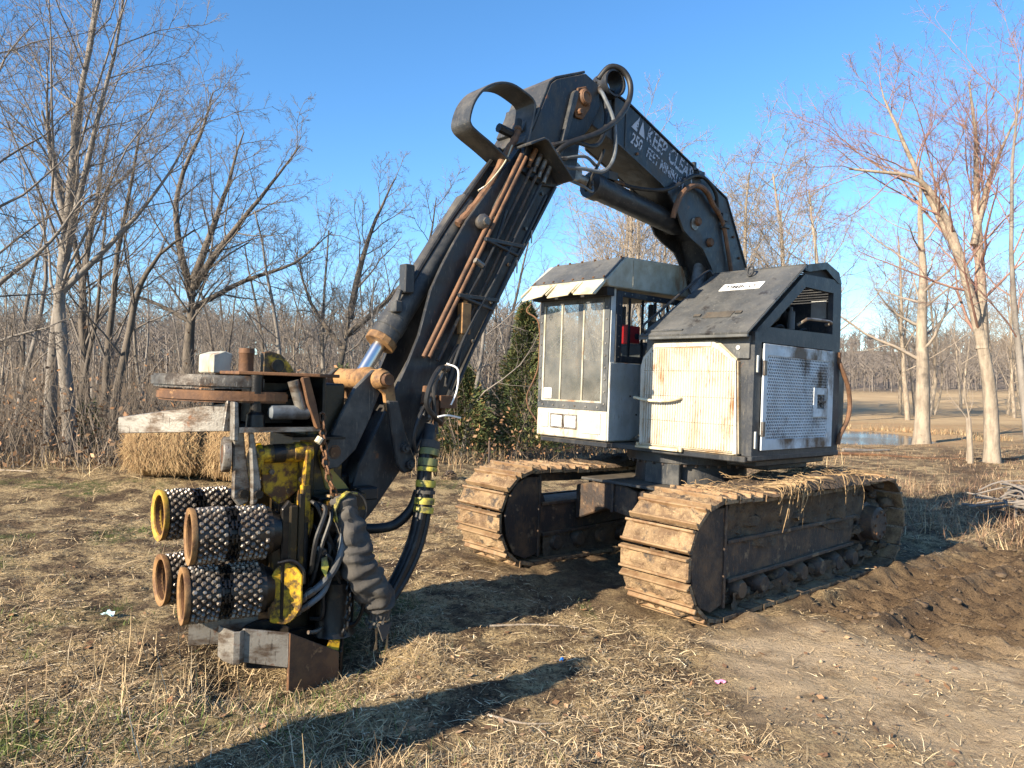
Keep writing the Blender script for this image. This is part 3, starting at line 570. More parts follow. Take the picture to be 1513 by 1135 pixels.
# far-off wood on the hills: reads as one mass
polys = []; rg = np.random.default_rng(77)
for i in range(2600):
    if i % 2: Y = rg.uniform(108, 230); X = rg.uniform(.18, .85)*Y
    else: Y = rg.uniform(60, 130); X = rg.uniform(-.80, .2)*Y
    z = float(gz(X, Y, False)); h = rg.uniform(3.0, 7.0)*(.9 if Y > 110 else 1); r = .05+.0005*Y
    polys.append((np.array([[X, Y, z-.3], [X+rg.normal(0, .2), Y, z+h*.5], [X+rg.normal(0, .4), Y, z+h]]), np.array([r, r*.7, r*.2])))
    for j in range(16):
        t = rg.uniform(.25, .95); a = rg.uniform(0, 6.28); L = h*rg.uniform(.2, .42); p = np.array([X, Y, z+h*t]); d = np.array([math.cos(a)*.7, math.sin(a)*.7, rg.uniform(.4, .9)])
        polys.append((np.array([p, p+d*L*.5+rg.normal(0, .15, 3), p+d*L]), np.array([r*.5, r*.35, r*.15])))
V, F = tubes(polys, 3)
tag(link(bpy.data.objects.new('far_wood', fast('far_wood', V, F, K['farwood'], True))), 'haze-coloured bare woodland covering the far hills', 'woodland', kind='stuff')
# underbrush of the wood edge
polys = []
for i in range(6200):
    X = rg.uniform(-14, 6); Y = edge_y(np.array(X))+.3+abs(rg.normal(0, 5.5))
    if rg.uniform() > .12+1.3*float(sst(.40, .62, fbm(np.array(X*.45), np.array(Y*.45), 3, 61))): continue
    z = float(gz(X, Y, False)); h = (.3+1.9*rg.uniform()**1.6)*(.8 if X > -1 else 1); a = rg.uniform(0, 6.28); l = rg.uniform(.05, .5)
    d = np.array([math.cos(a)*l, math.sin(a)*l, 1.])*h; p = np.array([X, Y, z-.05]); r = rg.uniform(.004, .011)
    P = np.array([p, p+d*.35+rg.normal(0, .05, 3), p+d*.7+rg.normal(0, .1, 3), p+d]); polys.append((P, np.array([r, r*.8, r*.6, r*.3])))
    for j in range(3):
        t = rg.uniform(.3, .9); b0 = p+d*t; dd = d*rg.uniform(.15, .4)+rg.normal(0, .22, 3); polys.append((np.array([b0, b0+dd*.5+rg.normal(0, .04, 3), b0+dd]), np.array([r*.6, r*.45, r*.25])))
V, F = tubes(polys, 3)
tag(link(bpy.data.objects.new('underbrush', fast('underbrush', V, F, K['brush'], True))), 'tangled brown underbrush at the wood edge', 'underbrush', kind='stuff')
# dead leaves caught in the brush and lying on the ground
n = 9000; X = rng.uniform(-14, 6, n); Y = edge_y(X)+rng.uniform(-.3, 9, n); z = gz(X, Y, False)+np.abs(rng.normal(0, .7, n)); s = rng.uniform(.025, .06, n)
n2 = 700; X2, Y2 = scatter(n2, 2, 9, -.7, .6, lambda x, y: .5*clear_machine(x, y)); n2 = len(X2); X = np.concatenate([X, X2]); Y = np.concatenate([Y, Y2]); z = np.concatenate([z, gz(X2, Y2)+.012]); s = np.concatenate([s, rng.uniform(.012, .03, n2)])
n = len(X); u = rng.normal(0, 1, (n, 3)); u[-n2:, 2] *= .2; u /= np.linalg.norm(u, axis=1, keepdims=True); w = np.cross(u, rng.normal(0, 1, (n, 3))); w[-n2:, 2] *= .2; w /= np.linalg.norm(w, axis=1, keepdims=True)
c = np.stack([X, Y, z], -1); sN = s[:, None]
V = np.stack([c-u*sN, c+w*sN*.55+u*sN*.1, c+u*sN, c-w*sN*.55], 1).reshape(-1, 3); F = np.arange(n*4).reshape(n, 4)
C = np.repeat(np.concatenate([pal(n, [(.26, .14, .07), (.20, .115, .065), (.36, .235, .14)], [.4, .35, .25]), np.ones((n, 1))], 1), 4, 0)
tag(link(bpy.data.objects.new('dead_leaves', fast('dead_leaves', V, F, K['straw'], False, {'col': C}))), 'brown dead leaves scattered on field and brush', 'leaves', kind='stuff')
# cedars
def cedar(label, X, Y, h, w, seed, n=5200):
    rg = np.random.default_rng(seed); t = rg.uniform(.04, 1, n)**.85; a = rg.uniform(0, 6.28, n); lump = .72+.4*np.sin(a*3+t*9+seed)*np.sin(t*17+seed)
    rr = w*(1-t)**.75*rg.uniform(.25, 1.0, n)**.6*lump+.04; c = np.stack([np.cos(a)*rr, np.sin(a)*rr, t*h+rg.normal(0, .06, n)], -1)
    L = rg.uniform(.05, .13, n)[:, None]; d = np.stack([np.cos(a), np.sin(a), rg.uniform(-.2, .9, n)], -1)+rg.normal(0, .3, (n, 3)); d /= np.linalg.norm(d, axis=1, keepdims=True)
    s = np.cross(d, rg.normal(0, 1, (n, 3))); s /= np.linalg.norm(s, axis=1, keepdims=True); s *= L*.11
    V = np.stack([c-s*.4, c+s*.4, c+d*L*.6+s, c+d*L, c+d*L*.6-s], 1).reshape(-1, 3); b = np.arange(n)[:, None]*5
    F = np.concatenate([b+[0, 1, 2, 4], b+[4, 2, 3, 3]], 0)
    Ft = np.concatenate([b+[0, 1, 2], b+[0, 2, 4], b+[4, 2, 3]], 0)
    cols = np.array([(.065, .090, .034), (.10, .12, .045), (.15, .145, .055), (.21, .135, .055)])[rg.choice(4, n, p=[.4, .33, .19, .08])]*(1+rg.normal(0, .2, (n, 1)))
    e = empty('cedar_tree', (X, Y, float(gz(X, Y, False)))); tag(e, label, 'tree', 'cedars at the wood edge')
    c_ = link(bpy.data.objects.new('crown', fast('crown', V, Ft, K['straw'], False, {'col': np.repeat(np.concatenate([cols.clip(.005, 1), np.ones((n, 1))], 1), 5, 0)}))); c_.parent = e
    part('trunk', rod((0, 0, -.2), (0, 0, h*.8), .06, 7, .02), K['barkd'], e, smooth=True)
cedar('tall green cedar just beyond the cab', .30, 16.2, 3.3, 1.0, 1, 22000)
cedar('low broad cedar behind the arm and hanging hose', -1.0, 15.8, 1.9, 1.05, 2, 14000)
cedar('thin cedar in the brush between the bales and the arm', -3.35, 14.8, 1.8, .7, 3, 6000)
cedar('dark cedar between the pale saplings', 1.1, 19.5, 3.6, 1.0, 4, 9000)
cedar('small low cedar under the pale trunks', -7.9, 13.9, 1.0, .55, 5, 2200)
# ------------------------------------------------------------------ the machine (a rearward, b to its right side, z up)
MW = Matrix((AX, BX, NX)).transposed().to_4x4(); MW.translation = O
mach = empty('tracked_harvester', mat=MW)
tag(mach, 'black and white tracked logging machine with tall folded arm and muddy tracks', 'logging machine')
rnd = random.Random(4)
# --- tracks
def shoe_mesh(seed):
    rg = np.random.default_rng(seed); n1, n2 = 8, 24
    V = []; F = []
    xs = np.linspace(-.080, .080, n1); ys = np.linspace(0.006, .594, n2)
    lump = rg.normal(0, 1, (n1, n2)); lump = (lump+np.roll(lump, 1, 1)+np.roll(lump, -1, 1)+np.roll(lump, 1, 0)+np.roll(lump, -1, 0))/5
    for i in range(n1):
        for j in range(n2):
            ed = min(i, n1-1-i)/2.; h = .016+max(0, .004+.040*lump[i, j])*min(1, ed+.3)
            if j in (0, n2-1): h = .014
            V.append((xs[i]+.002*lump[i, j], ys[j], h))
    for i in range(n1-1):
        for j in range(n2-1): F.append((i*n2+j, (i+1)*n2+j, (i+1)*n2+j+1, i*n2+j+1))
    b = box(-.084, .084, 0, .6, -.014, .014)
    return join((V, F), b)
gro = join(prism([(-.086, .0), (-.058, .0), (-.064, .040), (-.080, .040)], .0, .6), prism([(.054, .0), (.086, .0), (.078, .047), (.060, .047)], .0, .6))
smes = []
for s in range(4):
    me = mesh('track_shoe', shoe_mesh(s), K['shoe'], smooth=True)
    smes.append(me)
gme = mesh('grouser_bar', gro, K['grouser'], bevel=.004)
def tpath(s, rp=.425, c0=.19, c1=2.97, zc=.437):
    L = c1-c0; arc = math.pi*rp; tot = 2*L+2*arc; s %= tot
    if s < L: return c0+s, zc+rp-.035*math.sin(math.pi*s/L), (0, 1)
    s -= L
    if s < arc: th = math.pi/2-s/rp; return c1+rp*math.cos(th), zc+rp*math.sin(th), (math.cos(th), math.sin(th))
    s -= arc
    if s < L: return c1-s, zc-rp, (0, -1)
    s -= L; th = -math.pi/2-s/rp; return c0+rp*math.cos(th), zc+rp*math.sin(th), (math.cos(th), math.sin(th))
TOT = 2*(2.97-.19)+2*math.pi*.425
def make_track(b0, outer, label):
    """b0 inner edge coordinate of the shoes, outer = side facing away from the machine"""
    n = 44; ring = []
    prof = [tpath(TOT*i/132, .375) for i in range(132)]
    # chain: two rails of links round the loop
    gs = []
    for bb in (.22, .34):
        v = []; f = []
        for i, (x, z, nn) in enumerate(prof):
            for db in (0, .045):
                for dr in (0, -.07): v.append((x+nn[0]*dr, b0+bb+db, z+nn[1]*dr+ (0.02 if False else 0)))
        m = len(prof)
        for i in range(m):
            A = i*4; B = ((i+1) % m)*4
            f += [(A, B, B+1, A+1), (A+2, A+3, B+3, B+2), (A, A+2, B+2, B), (A+1, B+1, B+3, A+3)]
        gs.append((v, f))
    tr = part('crawler_track', join(*gs), K['tframe'], mach, label=label)
    for i in range(n):
        x, z, nn = tpath(TOT*(i+.37)/n); N3 = Vector((nn[0], 0, nn[1])); B3 = Vector((0, 1, 0)); T3 = B3.cross(N3)
        m = Matrix((T3, B3, N3)).transposed().to_4x4(); m.translation = Vector((x, b0, z))
        m = m @ Matrix.Rotation(R(rnd.uniform(-1.5, 1.5)), 4, 'Y') @ Matrix.Translation((0, rnd.uniform(-.006, .006), rnd.uniform(-.004, .004)))
        for nm, me in (('track_shoe', smes[rnd.randrange(4)]), ('grouser_bar', gme)):
            o = link(bpy.data.objects.new(nm, me)); o.parent = tr; o.matrix_local = m
    w0, w1 = b0+.085, b0+.515
    fb = (w0, b0+.2) if not outer else (b0+.4, w1)
    # frame: beam, front guard, idler, sprocket, rollers, hub on both sides so the far side stands too
    beam = [(.28, .24), (.34, .54), (2.46, .55), (2.5, .44), (2.42, .28), (1.4, .22)]
    part('track_frame', prism(beam, w0+.015, w1-.015), K['tframe'], tr, bevel=.01)
    g = [(-.12, .44), (-.09, .60), (0, .74), (.12, .80), (.30, .80), (.30, .09), (.14, .05), (0, .11), (-.09, .27)]
    for c0, c1 in ((w0-.012, w0+.012), (w1-.012, w1+.012)):
        part('front_guard', prism(g, c0, c1), K['tframe'], tr, bevel=.005)
        part('guard_rib', box(.285, .315, c0-.012, c1+.012, .06, .82), K['tframe'], tr, bevel=.004)
        part('beam_flange', box(.34, 2.46, c0-.006, c1+.006, .525, .555), K['tframe'], tr, bevel=.004)
        part('lower_flange', prism([(.36, .235), (.36, .265), (2.44, .31), (2.44, .28)], c0-.006, c1+.006), K['tframe'], tr, bevel=.004)
    part('idler', rod((.19, b0+.18, .437), (.19, b0+.42, .437), .31, 24), K['tframe'], tr, smooth=True)
    sp = []
    for i in range(22):
        for k, rr in ((0, .285), (.35, .345), (.65, .345)):
            th = 2*math.pi*(i+k)/22; sp.append((2.97+math.cos(th)*rr, .437+math.sin(th)*rr))
    part('sprocket', prism(sp, b0+.26, b0+.34), K['tframe'], tr)
    for c0, c1 in ((b0+.30, b0-.02), (b0+.30, b0+.62)):
        h = part('drive_hub', lathe((2.80, c0, .45), (2.80, c1, .45), [(0, .19), (.55, .19), (.6, .165), (.93, .16), (1, .14)], 20), K['tframe'], tr, smooth=True)
        bolts = [rod((2.80+.115*math.cos(t*math.pi/4), c1-(.012 if c1 < c0 else -.012), .45+.115*math.sin(t*math.pi/4)), (2.80+.115*math.cos(t*math.pi/4), c1, .45+.115*math.sin(t*math.pi/4)), .014, 6) for t in range(8)]
        part('hub_bolts', join(*bolts), K['rust'], tr)
    for i in range(7):
        x = .55+i*.32; part('track_roller', lathe((x, b0+.06, .155), (x, b0+.54, .155), [(0, .06), (.1, .09), (.3, .09), (.32, .075), (.68, .075), (.7, .09), (.9, .09), (1, .06)], 14), K['tframe'], tr, smooth=True)
    return tr
tn = make_track(0.0, False, 'muddy crawler track with roots hanging from its top run below the engine housing')
tf = make_track(1.985, True, 'crawler track standing below the cab')
def mudheap(seed, x0, x1, y0, y1, z0, zfun, nx=40, ny=14, amp=.05, mat_='mudd', parent=None, name='caked_mud'):
    xs = np.linspace(x0, x1, nx); ys = np.linspace(y0, y1, ny); X, Y = np.meshgrid(xs, ys, indexing='ij')
    e = np.minimum(np.minimum(X-x0, x1-X)/.12, np.minimum(Y-y0, y1-Y)/.06).clip(0, 1)
    H = zfun(X, Y)*e+amp*e*(fbm(X*6+seed, Y*6, 4, seed)-.4)*2; Z = z0+H
    V = np.stack([X+(fbm(X*5, Y*5, 2, seed+3)-.5)*.06, Y+(fbm(X*5, Y*5, 2, seed+5)-.5)*.06*(e < 1), Z], -1).reshape(-1, 3)
    I = np.arange(nx*ny).reshape(nx, ny); F = np.stack([I[:-1, :-1], I[1:, :-1], I[1:, 1:], I[:-1, 1:]], -1).reshape(-1, 4)
    o = link(bpy.data.objects.new(name, fast(name, V, F, K[mat_], True))); o.parent = parent; return o
mudheap(3, .75, 3.15, -.03, .62, .86, lambda X, Y: .07*np.sin((X-.75)/2.4*3.14), parent=tn)
mudheap(5, .9, 3.1, 1.96, 2.6, .855, lambda X, Y: .05*np.sin((X-.9)/2.2*3.14), parent=tf)
# mud packed between beam and top run, and along the lower rollers
def mudwall(seed, x0, x1, z0, z1, b, parent, amp=.05):
    nx, nz = 60, 12; xs = np.linspace(x0, x1, nx); zs = np.linspace(0, 1, nz); X, T = np.meshgrid(xs, zs, indexing='ij')
    lo = z0(X); hi = z1(X); Z = lo+(hi-lo)*T; B = b+amp*(fbm(X*5, Z*5, 4, seed)-.5)*2+.02*(fbm(X*20, Z*20, 2, seed+1)-.5)
    V = np.stack([X, B, Z], -1).reshape(-1, 3); I = np.arange(nx*nz).reshape(nx, nz); F = np.stack([I[:-1, :-1], I[1:, :-1], I[1:, 1:], I[:-1, 1:]], -1).reshape(-1, 4)
    V2 = V.copy(); V2[:, 1] += .10; n0 = len(V)
    o = link(bpy.data.objects.new('packed_mud', fast('packed_mud', np.concatenate([V, V2]), np.concatenate([F, F[:, ::-1]+n0]), K['mudd'], True))); o.parent = parent
mudwall(21, .35, 2.75, lambda X: .50+.06*np.sin(X*5), lambda X: .83+0*X, .10, tn, .08)
mudwall(22, .40, 2.7, lambda X: .03+0*X, lambda X: .13+.05*np.sin(X*7)+.03*np.sin(X*17), .085, tn, .09)
gs = []
rgm = np.random.default_rng(8)
def blob(c, s, seed):
    rg = np.random.default_rng(seed); bm = bmesh.new(); bmesh.ops.create_icosphere(bm, subdivisions=2, radius=1)
    v = []; 
    for q in bm.verts:
        d = q.co*(1+1.1*(float(fbm(np.array(q.co.x*1.7+seed*3.1), np.array(q.co.y*1.7+q.co.z*1.3), 3, seed))-.5)+rg.normal(0, .14)); v.append((c[0]+d.x*s[0], c[1]+d.y*s[1], c[2]+d.z*s[2]))
    f = [tuple(w.index for w in p.verts) for p in bm.faces]; bm.free(); return v, f
for i in range(110):
    if i < 40: x = rgm.uniform(2.45, 3.27); z = rgm.uniform(.08, .80); 
    elif i < 58: x = rgm.uniform(.4, 2.6); z = rgm.uniform(.60, .80)
    else: x = rgm.uniform(.4, 2.6); z = rgm.uniform(.05, .16)
    if math.hypot(x-2.8, z-.45) < .2 or math.hypot((x-2.97), z-.437) > .37 and x > 2.97: continue
    s = rgm.uniform(.03, .085); gs.append(blob((x, rgm.uniform(.10, .18), z), (s*1.3, s*.7, s*.6), i))
mc = part('mud_clumps', join(*gs), K['mudd'], tn, smooth=True); mc['kind'] = 'stuff'
mudwall(24, .40, 2.7, lambda X: .03+0*X, lambda X: .27+.02*np.sin(X*9), 2.08, tf, .06)
gs = []
for i in range(46):                                             # roots and grass dragged over the outer edge
    x = rnd.gauss(1.12, .13) if i % 3 else rnd.gauss(1.95, .35)
    if not .7 < x < 2.8: continue
    L = min(.36, .04+rnd.expovariate(1/.11)); y = rnd.uniform(.02, .2); dx = rnd.uniform(-.22, .22)
    zt = .9+.05*math.sin((x-.75)/2.4*3.14)
    gs.append(tube([(x, y, zt), (x+dx*.4, -.01-rnd.uniform(0, .03), zt+.01), (x+dx*.8, -.035-rnd.uniform(0, .03), zt-L*.45), (x+dx+rnd.uniform(-.03, .03), -.03+rnd.uniform(-.03, .02), zt-L)], rnd.uniform(.002, .009), 4, 3, lambda t: 1-.7*t))
ro = part('hanging_roots', join(*gs), K['root'], tn, smooth=True); ro['kind'] = 'stuff'
gs = []
for i in range(260):
    x = rnd.uniform(.3, 3.0); y = rnd.uniform(0, .6); L = rnd.uniform(.05, .2); a = rnd.uniform(0, 6.28); zt = .90+.06*math.sin(max(0, (x-.75)/2.4*3.14)); 
    gs.append(tube([(x, y, zt), (x+L*.5*math.cos(a), y+L*.5*math.sin(a), zt+rnd.uniform(0, .03)), (x+L*math.cos(a), y+L*math.sin(a), zt+rnd.uniform(-.01, .03))], rnd.uniform(.0015, .0035), 3, 2))
so = part('straw_litter', join(*gs), K['root'], tn); so['kind'] = 'stuff'
# --- lower frame between the tracks
cf = part('lower_frame', join(box(.95, 2.25, .55, 2.05, .48, .76), prism([(1.3, .72), (1.62, .80), (2.05, .70), (2.05, .36), (1.66, .52), (1.3, .47)], .78, .96, 'a'), prism([(1.3, .72), (1.0, .80), (.55, .70), (.55, .36), (1.0, .50), (1.3, .46)], .80, .95, 'a')), K['tframe'], mach, bevel=.012)
part('top_plate', prism([(.74, .75), (2.4, .75), (2.4, 1.95), (.74, 1.95)], .765, .79, 'z'), K['blackd'], cf, bevel=.006)
for b_ in (1.02, 1.55): part('gusset', box(.755, .80, b_, b_+.03, .5, .77), K['tframe'], cf, bevel=.004)
tt = part('turntable', lathe((1.6, 1.3, .785), (1.6, 1.3, 1.10), [(0, .56), (.06, .53), (.62, .52), (.66, .62), (.98, .62), (1, .58)], 40), K['black'], mach, smooth=True)
part('turntable_bolts', join(*[lathe((1.6+.585*math.cos(i*math.pi/18), 1.3+.585*math.sin(i*math.pi/18), .965), (1.6+.585*math.cos(i*math.pi/18), 1.3+.585*math.sin(i*math.pi/18), 1.0), [(0, .018), (1, .018)], 6) for i in range(36)]), K['tframe'], tt)
part('pedestal_plate', box(1.02, 1.06, 1.02, 1.40, .79, .99), K['blackd'], tt, bevel=.006)
dk = part('upper_deck', join(prism([(.86, .27), (2.42, .27), (2.75, .75), (3.05, 1.2), (3.05, 2.3), (2.4, 2.62), (.82, 2.62), (.80, 1.7), (.86, 1.68)], 1.085, 1.135, 'z'), box(1.15, 2.35, .34, .62, 1.03, 1.085)), K['black'], mach, bevel=.008)
part('underside_box', box(1.55, 2.25, .45, .95, .97, 1.03), K['black'], dk, bevel=.008)
# --- engine housing
eng = part('engine_housing', join(box(.90, .93, .26, 1.29, 1.14, 2.14), prism([(.93, 1.14), (2.36, 1.14), (2.36, 2.70), (1.69, 2.70), (.93, 2.12)], 1.13, 1.15), box(2.34, 2.37, .27, 1.15, 1.14, 2.70), box(.93, 2.34, .30, 1.25, 1.14, 1.17)), K['frame'], mach)
def frm(poly): return prism(poly, .235, .285)
part('side_frame', join(frm([(.895, 1.14), (.895, 2.15), (1.0, 2.22), (1.0, 1.14)]), frm([(.895, 2.15), (1.68, 2.71), (1.70, 2.60), (1.0, 2.12), (1.0, 2.15)]), frm([(1.68, 2.71), (2.36, 2.73), (2.38, 2.60), (1.70, 2.60)]), frm([(2.22, 2.60), (2.38, 2.60), (2.40, 1.14), (2.24, 1.14)]), frm([(1.0, 2.07), (1.0, 2.20), (2.23, 2.22), (2.23, 2.07)]), frm([(1.0, 1.14), (1.0, 1.18), (2.24, 1.18), (2.24, 1.14)])), K['frame'], eng)
part('deck_trim', box(.9, 2.42, .232, .30, 1.10, 1.142), K['frame'], eng, bevel=.005)
# perforated side door: real holes, staggered
def perforated(a0, a1, z0, z1, b, pitch=.0290, hole=.0108, th=.006):
    V = []; F = []; nr = int((z1-z0)/(pitch*.87)); nc = int((a1-a0)/pitch); ph = (z1-z0)/nr; pw = (a1-a0)/nc
    sq = [(-1, -1), (0, -1), (1, -1), (1, 0), (1, 1), (0, 1), (-1, 1), (-1, 0)]
    for r in range(nr):
        off = .5 if r % 2 else 0.
        for c in range(nc-(1 if off else 0)):
            cx = a0+(c+.5+off)*pw; cz = z0+(r+.5)*ph; o = len(V)
            for x, z in sq: V.append((cx+x*pw/2, b, cz+z*ph/2))
            for x, z in sq:
                l = math.hypot(x, z); V.append((cx+x/l*hole, b, cz+z/l*hole))
            for x, z in sq:
                l = math.hypot(x, z); V.append((cx+x/l*hole, b+th, cz+z/l*hole))
            for k in range(8):
                k2 = (k+1) % 8; F.append((o+k, o+k2, o+8+k2, o+8+k)); F.append((o+8+k, o+8+k2, o+16+k2, o+16+k))
        if off:
            for x0, x1 in ((a0, a0+pw/2), (a1-pw/2, a1)):
                o = len(V); V += [(x0, b, z0+r*ph), (x1, b, z0+r*ph), (x1, b, z0+(r+1)*ph), (x0, b, z0+(r+1)*ph)]; F.append((o, o+1, o+2, o+3))
    return V, F
door = part('grille_door', join(box(1.01, 1.075, .214, .232, 1.185, 2.06), box(2.135, 2.235, .214, .232, 1.185, 2.06), box(1.075, 2.135, .214, .232, 1.965, 2.06), box(1.075, 2.135, .214, .232, 1.185, 1.275)), K['grille'], eng, bevel=.003)
part('perforated_sheet', perforated(1.075, 2.135, 1.275, 1.965, .219), K['grille'], door)
part('latch_plate', join(box(1.86, 2.12, .207, .217, 1.46, 1.53), box(1.86, 2.12, .207, .217, 1.66, 1.72), box(1.86, 1.92, .207, .217, 1.53, 1.66), box(2.06, 2.12, .207, .217, 1.53, 1.66)), K['grille'], door)
part('latch_recess', box(1.92, 2.06, .222, .236, 1.53, 1.66), K['dark'], door)
part('latch_handle', join(box(1.96, 2.075, .200, .222, 1.585, 1.605), box(2.0, 2.02, .204, .22, 1.55, 1.64)), K['black'], door, bevel=.003)
for z in (1.30, 1.80): part('hinge', join(rod((1.005, .208, z), (1.005, .208, z+.12), .013, 8), box(1.005, 1.05, .206, .214, z, z+.12)), K['dsteel'], door, bevel=.002)
part('handle', tube([(1.62, .26, 2.26), (1.64, .20, 2.30), (1.70, .20, 2.315), (2.05, .20, 2.325), (2.12, .20, 2.31), (2.13, .26, 2.30)], .014, 8), K['steel'], eng, smooth=True)
# front panel: corrugated, chamfered shoulders
PP = [(1.345, 1.14), (1.36, 1.86), (1.335, 1.95), (1.21, 2.075), (.60, 2.085), (.53, 2.06), (.36, 1.92), (.325, 1.14)]
pan = part('front_panel', prism(PP, .845, .985, 'a'), K['gap'], eng, bevel=.014, segs=2)
def ztop(b): return 2.05 if .6 < b < 1.2 else (1.92+(b-.36)*(.14/.24) if b <= .6 else 2.05-(b-1.2)*(.12/.13)*.95)
ribs = []
for i in range(36):
    b = .385+i*.0263; zt = ztop(b)-.03
    for z0, z1 in ((1.17, 1.38), (1.385, 1.60), (1.605, 1.82), (1.825, zt)): ribs.append(prism([(b-.0095, .8445), (b-.005, .836), (b+.005, .836), (b+.0095, .8445)], z0, z1, 'z'))
ribs = [([(p[1], p[0], p[2]) for p in g[0]], g[1]) for g in ribs]
part('corrugation', join(*ribs), K['white'], pan)
part('panel_margin', join(prism([(1.335, 1.15), (1.345, 1.86), (1.322, 1.94), (1.20, 2.065), (1.19, 2.03), (1.305, 1.92), (1.315, 1.15)], .838, .8448, 'a'), prism([(1.20, 2.066), (.605, 2.075), (.61, 2.035), (1.19, 2.03)], .838, .8448, 'a'), prism([(.60, 2.075), (.535, 2.05), (.37, 1.915), (.335, 1.15), (.372, 1.15), (.372, 1.89), (.54, 2.0), (.605, 2.035)], .838, .8448, 'a')), K['white'], pan)
part('panel_handle', tube([(.845, 1.385, 1.575), (.80, 1.37, 1.575), (.79, 1.2, 1.555), (.79, 1.0, 1.56), (.80, .90, 1.58), (.845, .89, 1.585)], .014, 8), K['cream'], pan, smooth=True)
part('lower_lip', join(box(.82, .86, .9, 1.37, 1.12, 1.142), box(.82, .85, 1.33, 1.36, 1.13, 1.17), box(.82, .85, .86, .89, 1.12, 1.16)), K['cream'], pan, bevel=.004)
for z in (1.2, 1.82): part('side_latch', box(.93, .955, .225, .262, z, z+.14), K['cabw'], pan, bevel=.004)
part('shoulder_plate', prism([(.27, 1.93), (.27, 2.12), (1.31, 2.12), (1.31, 1.95)], .872, .898, 'a'), K['lid'], eng, bevel=.003)
part('round_cap', rod((.872, .37, 2.02), (.862, .37, 2.02), .017, 10), K['paper'], eng, smooth=True)
# lid
def slab(c, th):
    v = [Vector(p) for p in c]; nn = (v[1]-v[0]).cross(v[3]-v[0]).normalized(); 
    if nn.z < 0: nn = -nn
    return [tuple(p) for p in v]+[tuple(p+nn*th) for p in v], [(0, 1, 2, 3), (4, 7, 6, 5), (0, 4, 5, 1), (1, 5, 6, 2), (2, 6, 7, 3), (3, 7, 4, 0)]
lid = part('engine_lid', join(slab([(.77, .225, 2.115), (.77, 1.325, 2.115), (1.69, 1.16, 2.775), (1.69, .225, 2.775)], .022)), K['lid'], eng, bevel=.006, segs=2)
part('lid_lip', box(.765, .79, .23, 1.32, 2.098, 2.125), K['lid'], lid, bevel=.004)
LU = Vector((.92, 0, .66)).normalized(); LN = Vector((-.66, 0, .92)).normalized()
def onlid(a, b, h=0.): t = (a-.77)/LU.x; return Vector((.77, b, 2.115))+LU*t+LN*(.022+h)
part('grab_rail', tube([onlid(.80, 1.27), onlid(.82, 1.27, .07), onlid(1.0, 1.245, .075), onlid(1.4, 1.20, .075), onlid(1.63, 1.165, .07), onlid(1.66, 1.16)], .012, 8), K['black'], lid, smooth=True)
for a in (1.0, 1.38): part('rail_post', rod(onlid(a, 1.245-.1*(a-1.0)), onlid(a, 1.245-.1*(a-1.0), .075), .009, 6), K['black'], lid)
part('lifting_eye', torus(onlid(1.60, .70, .045), LU+LN, (0, 1, 0.), .045, .03, .011, 14, 6), K['black'], lid, smooth=True)
part('seam_bar', join(slab([onlid(.815, .88, .0), onlid(.815, 1.22, .0), onlid(.835, 1.22, .0), onlid(.835, .88, .0)], .012)), K['lid'], lid)
part('patch', join(slab([onlid(.98, .52), onlid(.98, .80), onlid(1.06, .80), onlid(1.06, .52)], .006), slab([onlid(1.0, .83, 0), onlid(1.0, .90, 0), onlid(1.03, .90, 0), onlid(1.03, .83, 0)], .014), slab([onlid(1.02, .44, 0), onlid(1.02, .5, 0), onlid(1.05, .5, 0), onlid(1.05, .44, 0)], .012)), K['blackd'], lid)
sgn = part('sign_plate', slab([onlid(1.38, .49, .001), onlid(1.38, .90, .001), onlid(1.475, .90, .001), onlid(1.475, .49, .001)], .004), K['sign'], lid)
def text_mesh(name, body, size, mat_, parent, origin, ux, uy, extr=.0, shear=0, space=1., xs=1.):
    cu = bpy.data.curves.new(name, 'FONT'); cu.body = body; cu.size = size; cu.shear = shear; cu.space_character = space; cu.extrude = extr; cu.resolution_u = 3; cu.offset = size*.022
    tmp = bpy.data.objects.new('t', cu); scene.collection.objects.link(tmp); dg = bpy.context.evaluated_depsgraph_get(); me = bpy.data.meshes.new_from_object(tmp.evaluated_get(dg)); bpy.data.objects.remove(tmp)
    ux = Vector(ux).normalized(); uy = Vector(uy); uy = (uy-ux*uy.dot(ux)).normalized(); m = Matrix((ux, uy, ux.cross(uy))).transposed().to_4x4(); m.translation = Vector(origin)
    me.transform(Matrix.Diagonal((xs, 1, 1, 1))); me.transform(m); me.materials.clear(); me.materials.append(mat_); me.name = name
    o = link(bpy.data.objects.new(name, me)); o.parent = parent; return o
text_mesh('sign_lettering', 'TIMBCO', .082, K['ink'], sgn, onlid(1.398, .855, .0075), (0, -1, 0), tuple(LU), 0, 0, 1.0)
# roof vent of black slats
vent = part('vent_frame', join(prism([(1.69, 2.74), (1.72, 2.80), (2.06, 2.865), (2.31, 2.80), (2.37, 2.70), (2.30, 2.70), (2.05, 2.80), (1.75, 2.74)], .23, .27), prism([(1.69, 2.74), (1.72, 2.80), (2.06, 2.865), (2.31, 2.80), (2.37, 2.70), (2.30, 2.70), (2.05, 2.80), (1.75, 2.74)], 1.15, 1.18), box(1.67, 1.70, .23, 1.18, 2.74, 2.80)), K['black'], eng)
for i in range(16):
    t = i/15; a = 1.73+.58*t; z = (2.80+.065*((a-1.72)/.34)) if a < 2.06 else 2.865-.065*((a-2.06)/.25)
    part('vent_slat', box(a-.010, a+.010, .27, 1.15, z-.012, z-.004), K['black'], vent)
part('vent_side', prism([(1.70, 2.715), (1.72, 2.79), (2.06, 2.855), (2.31, 2.79), (2.36, 2.715)], .262, .268), K['dark'], vent)
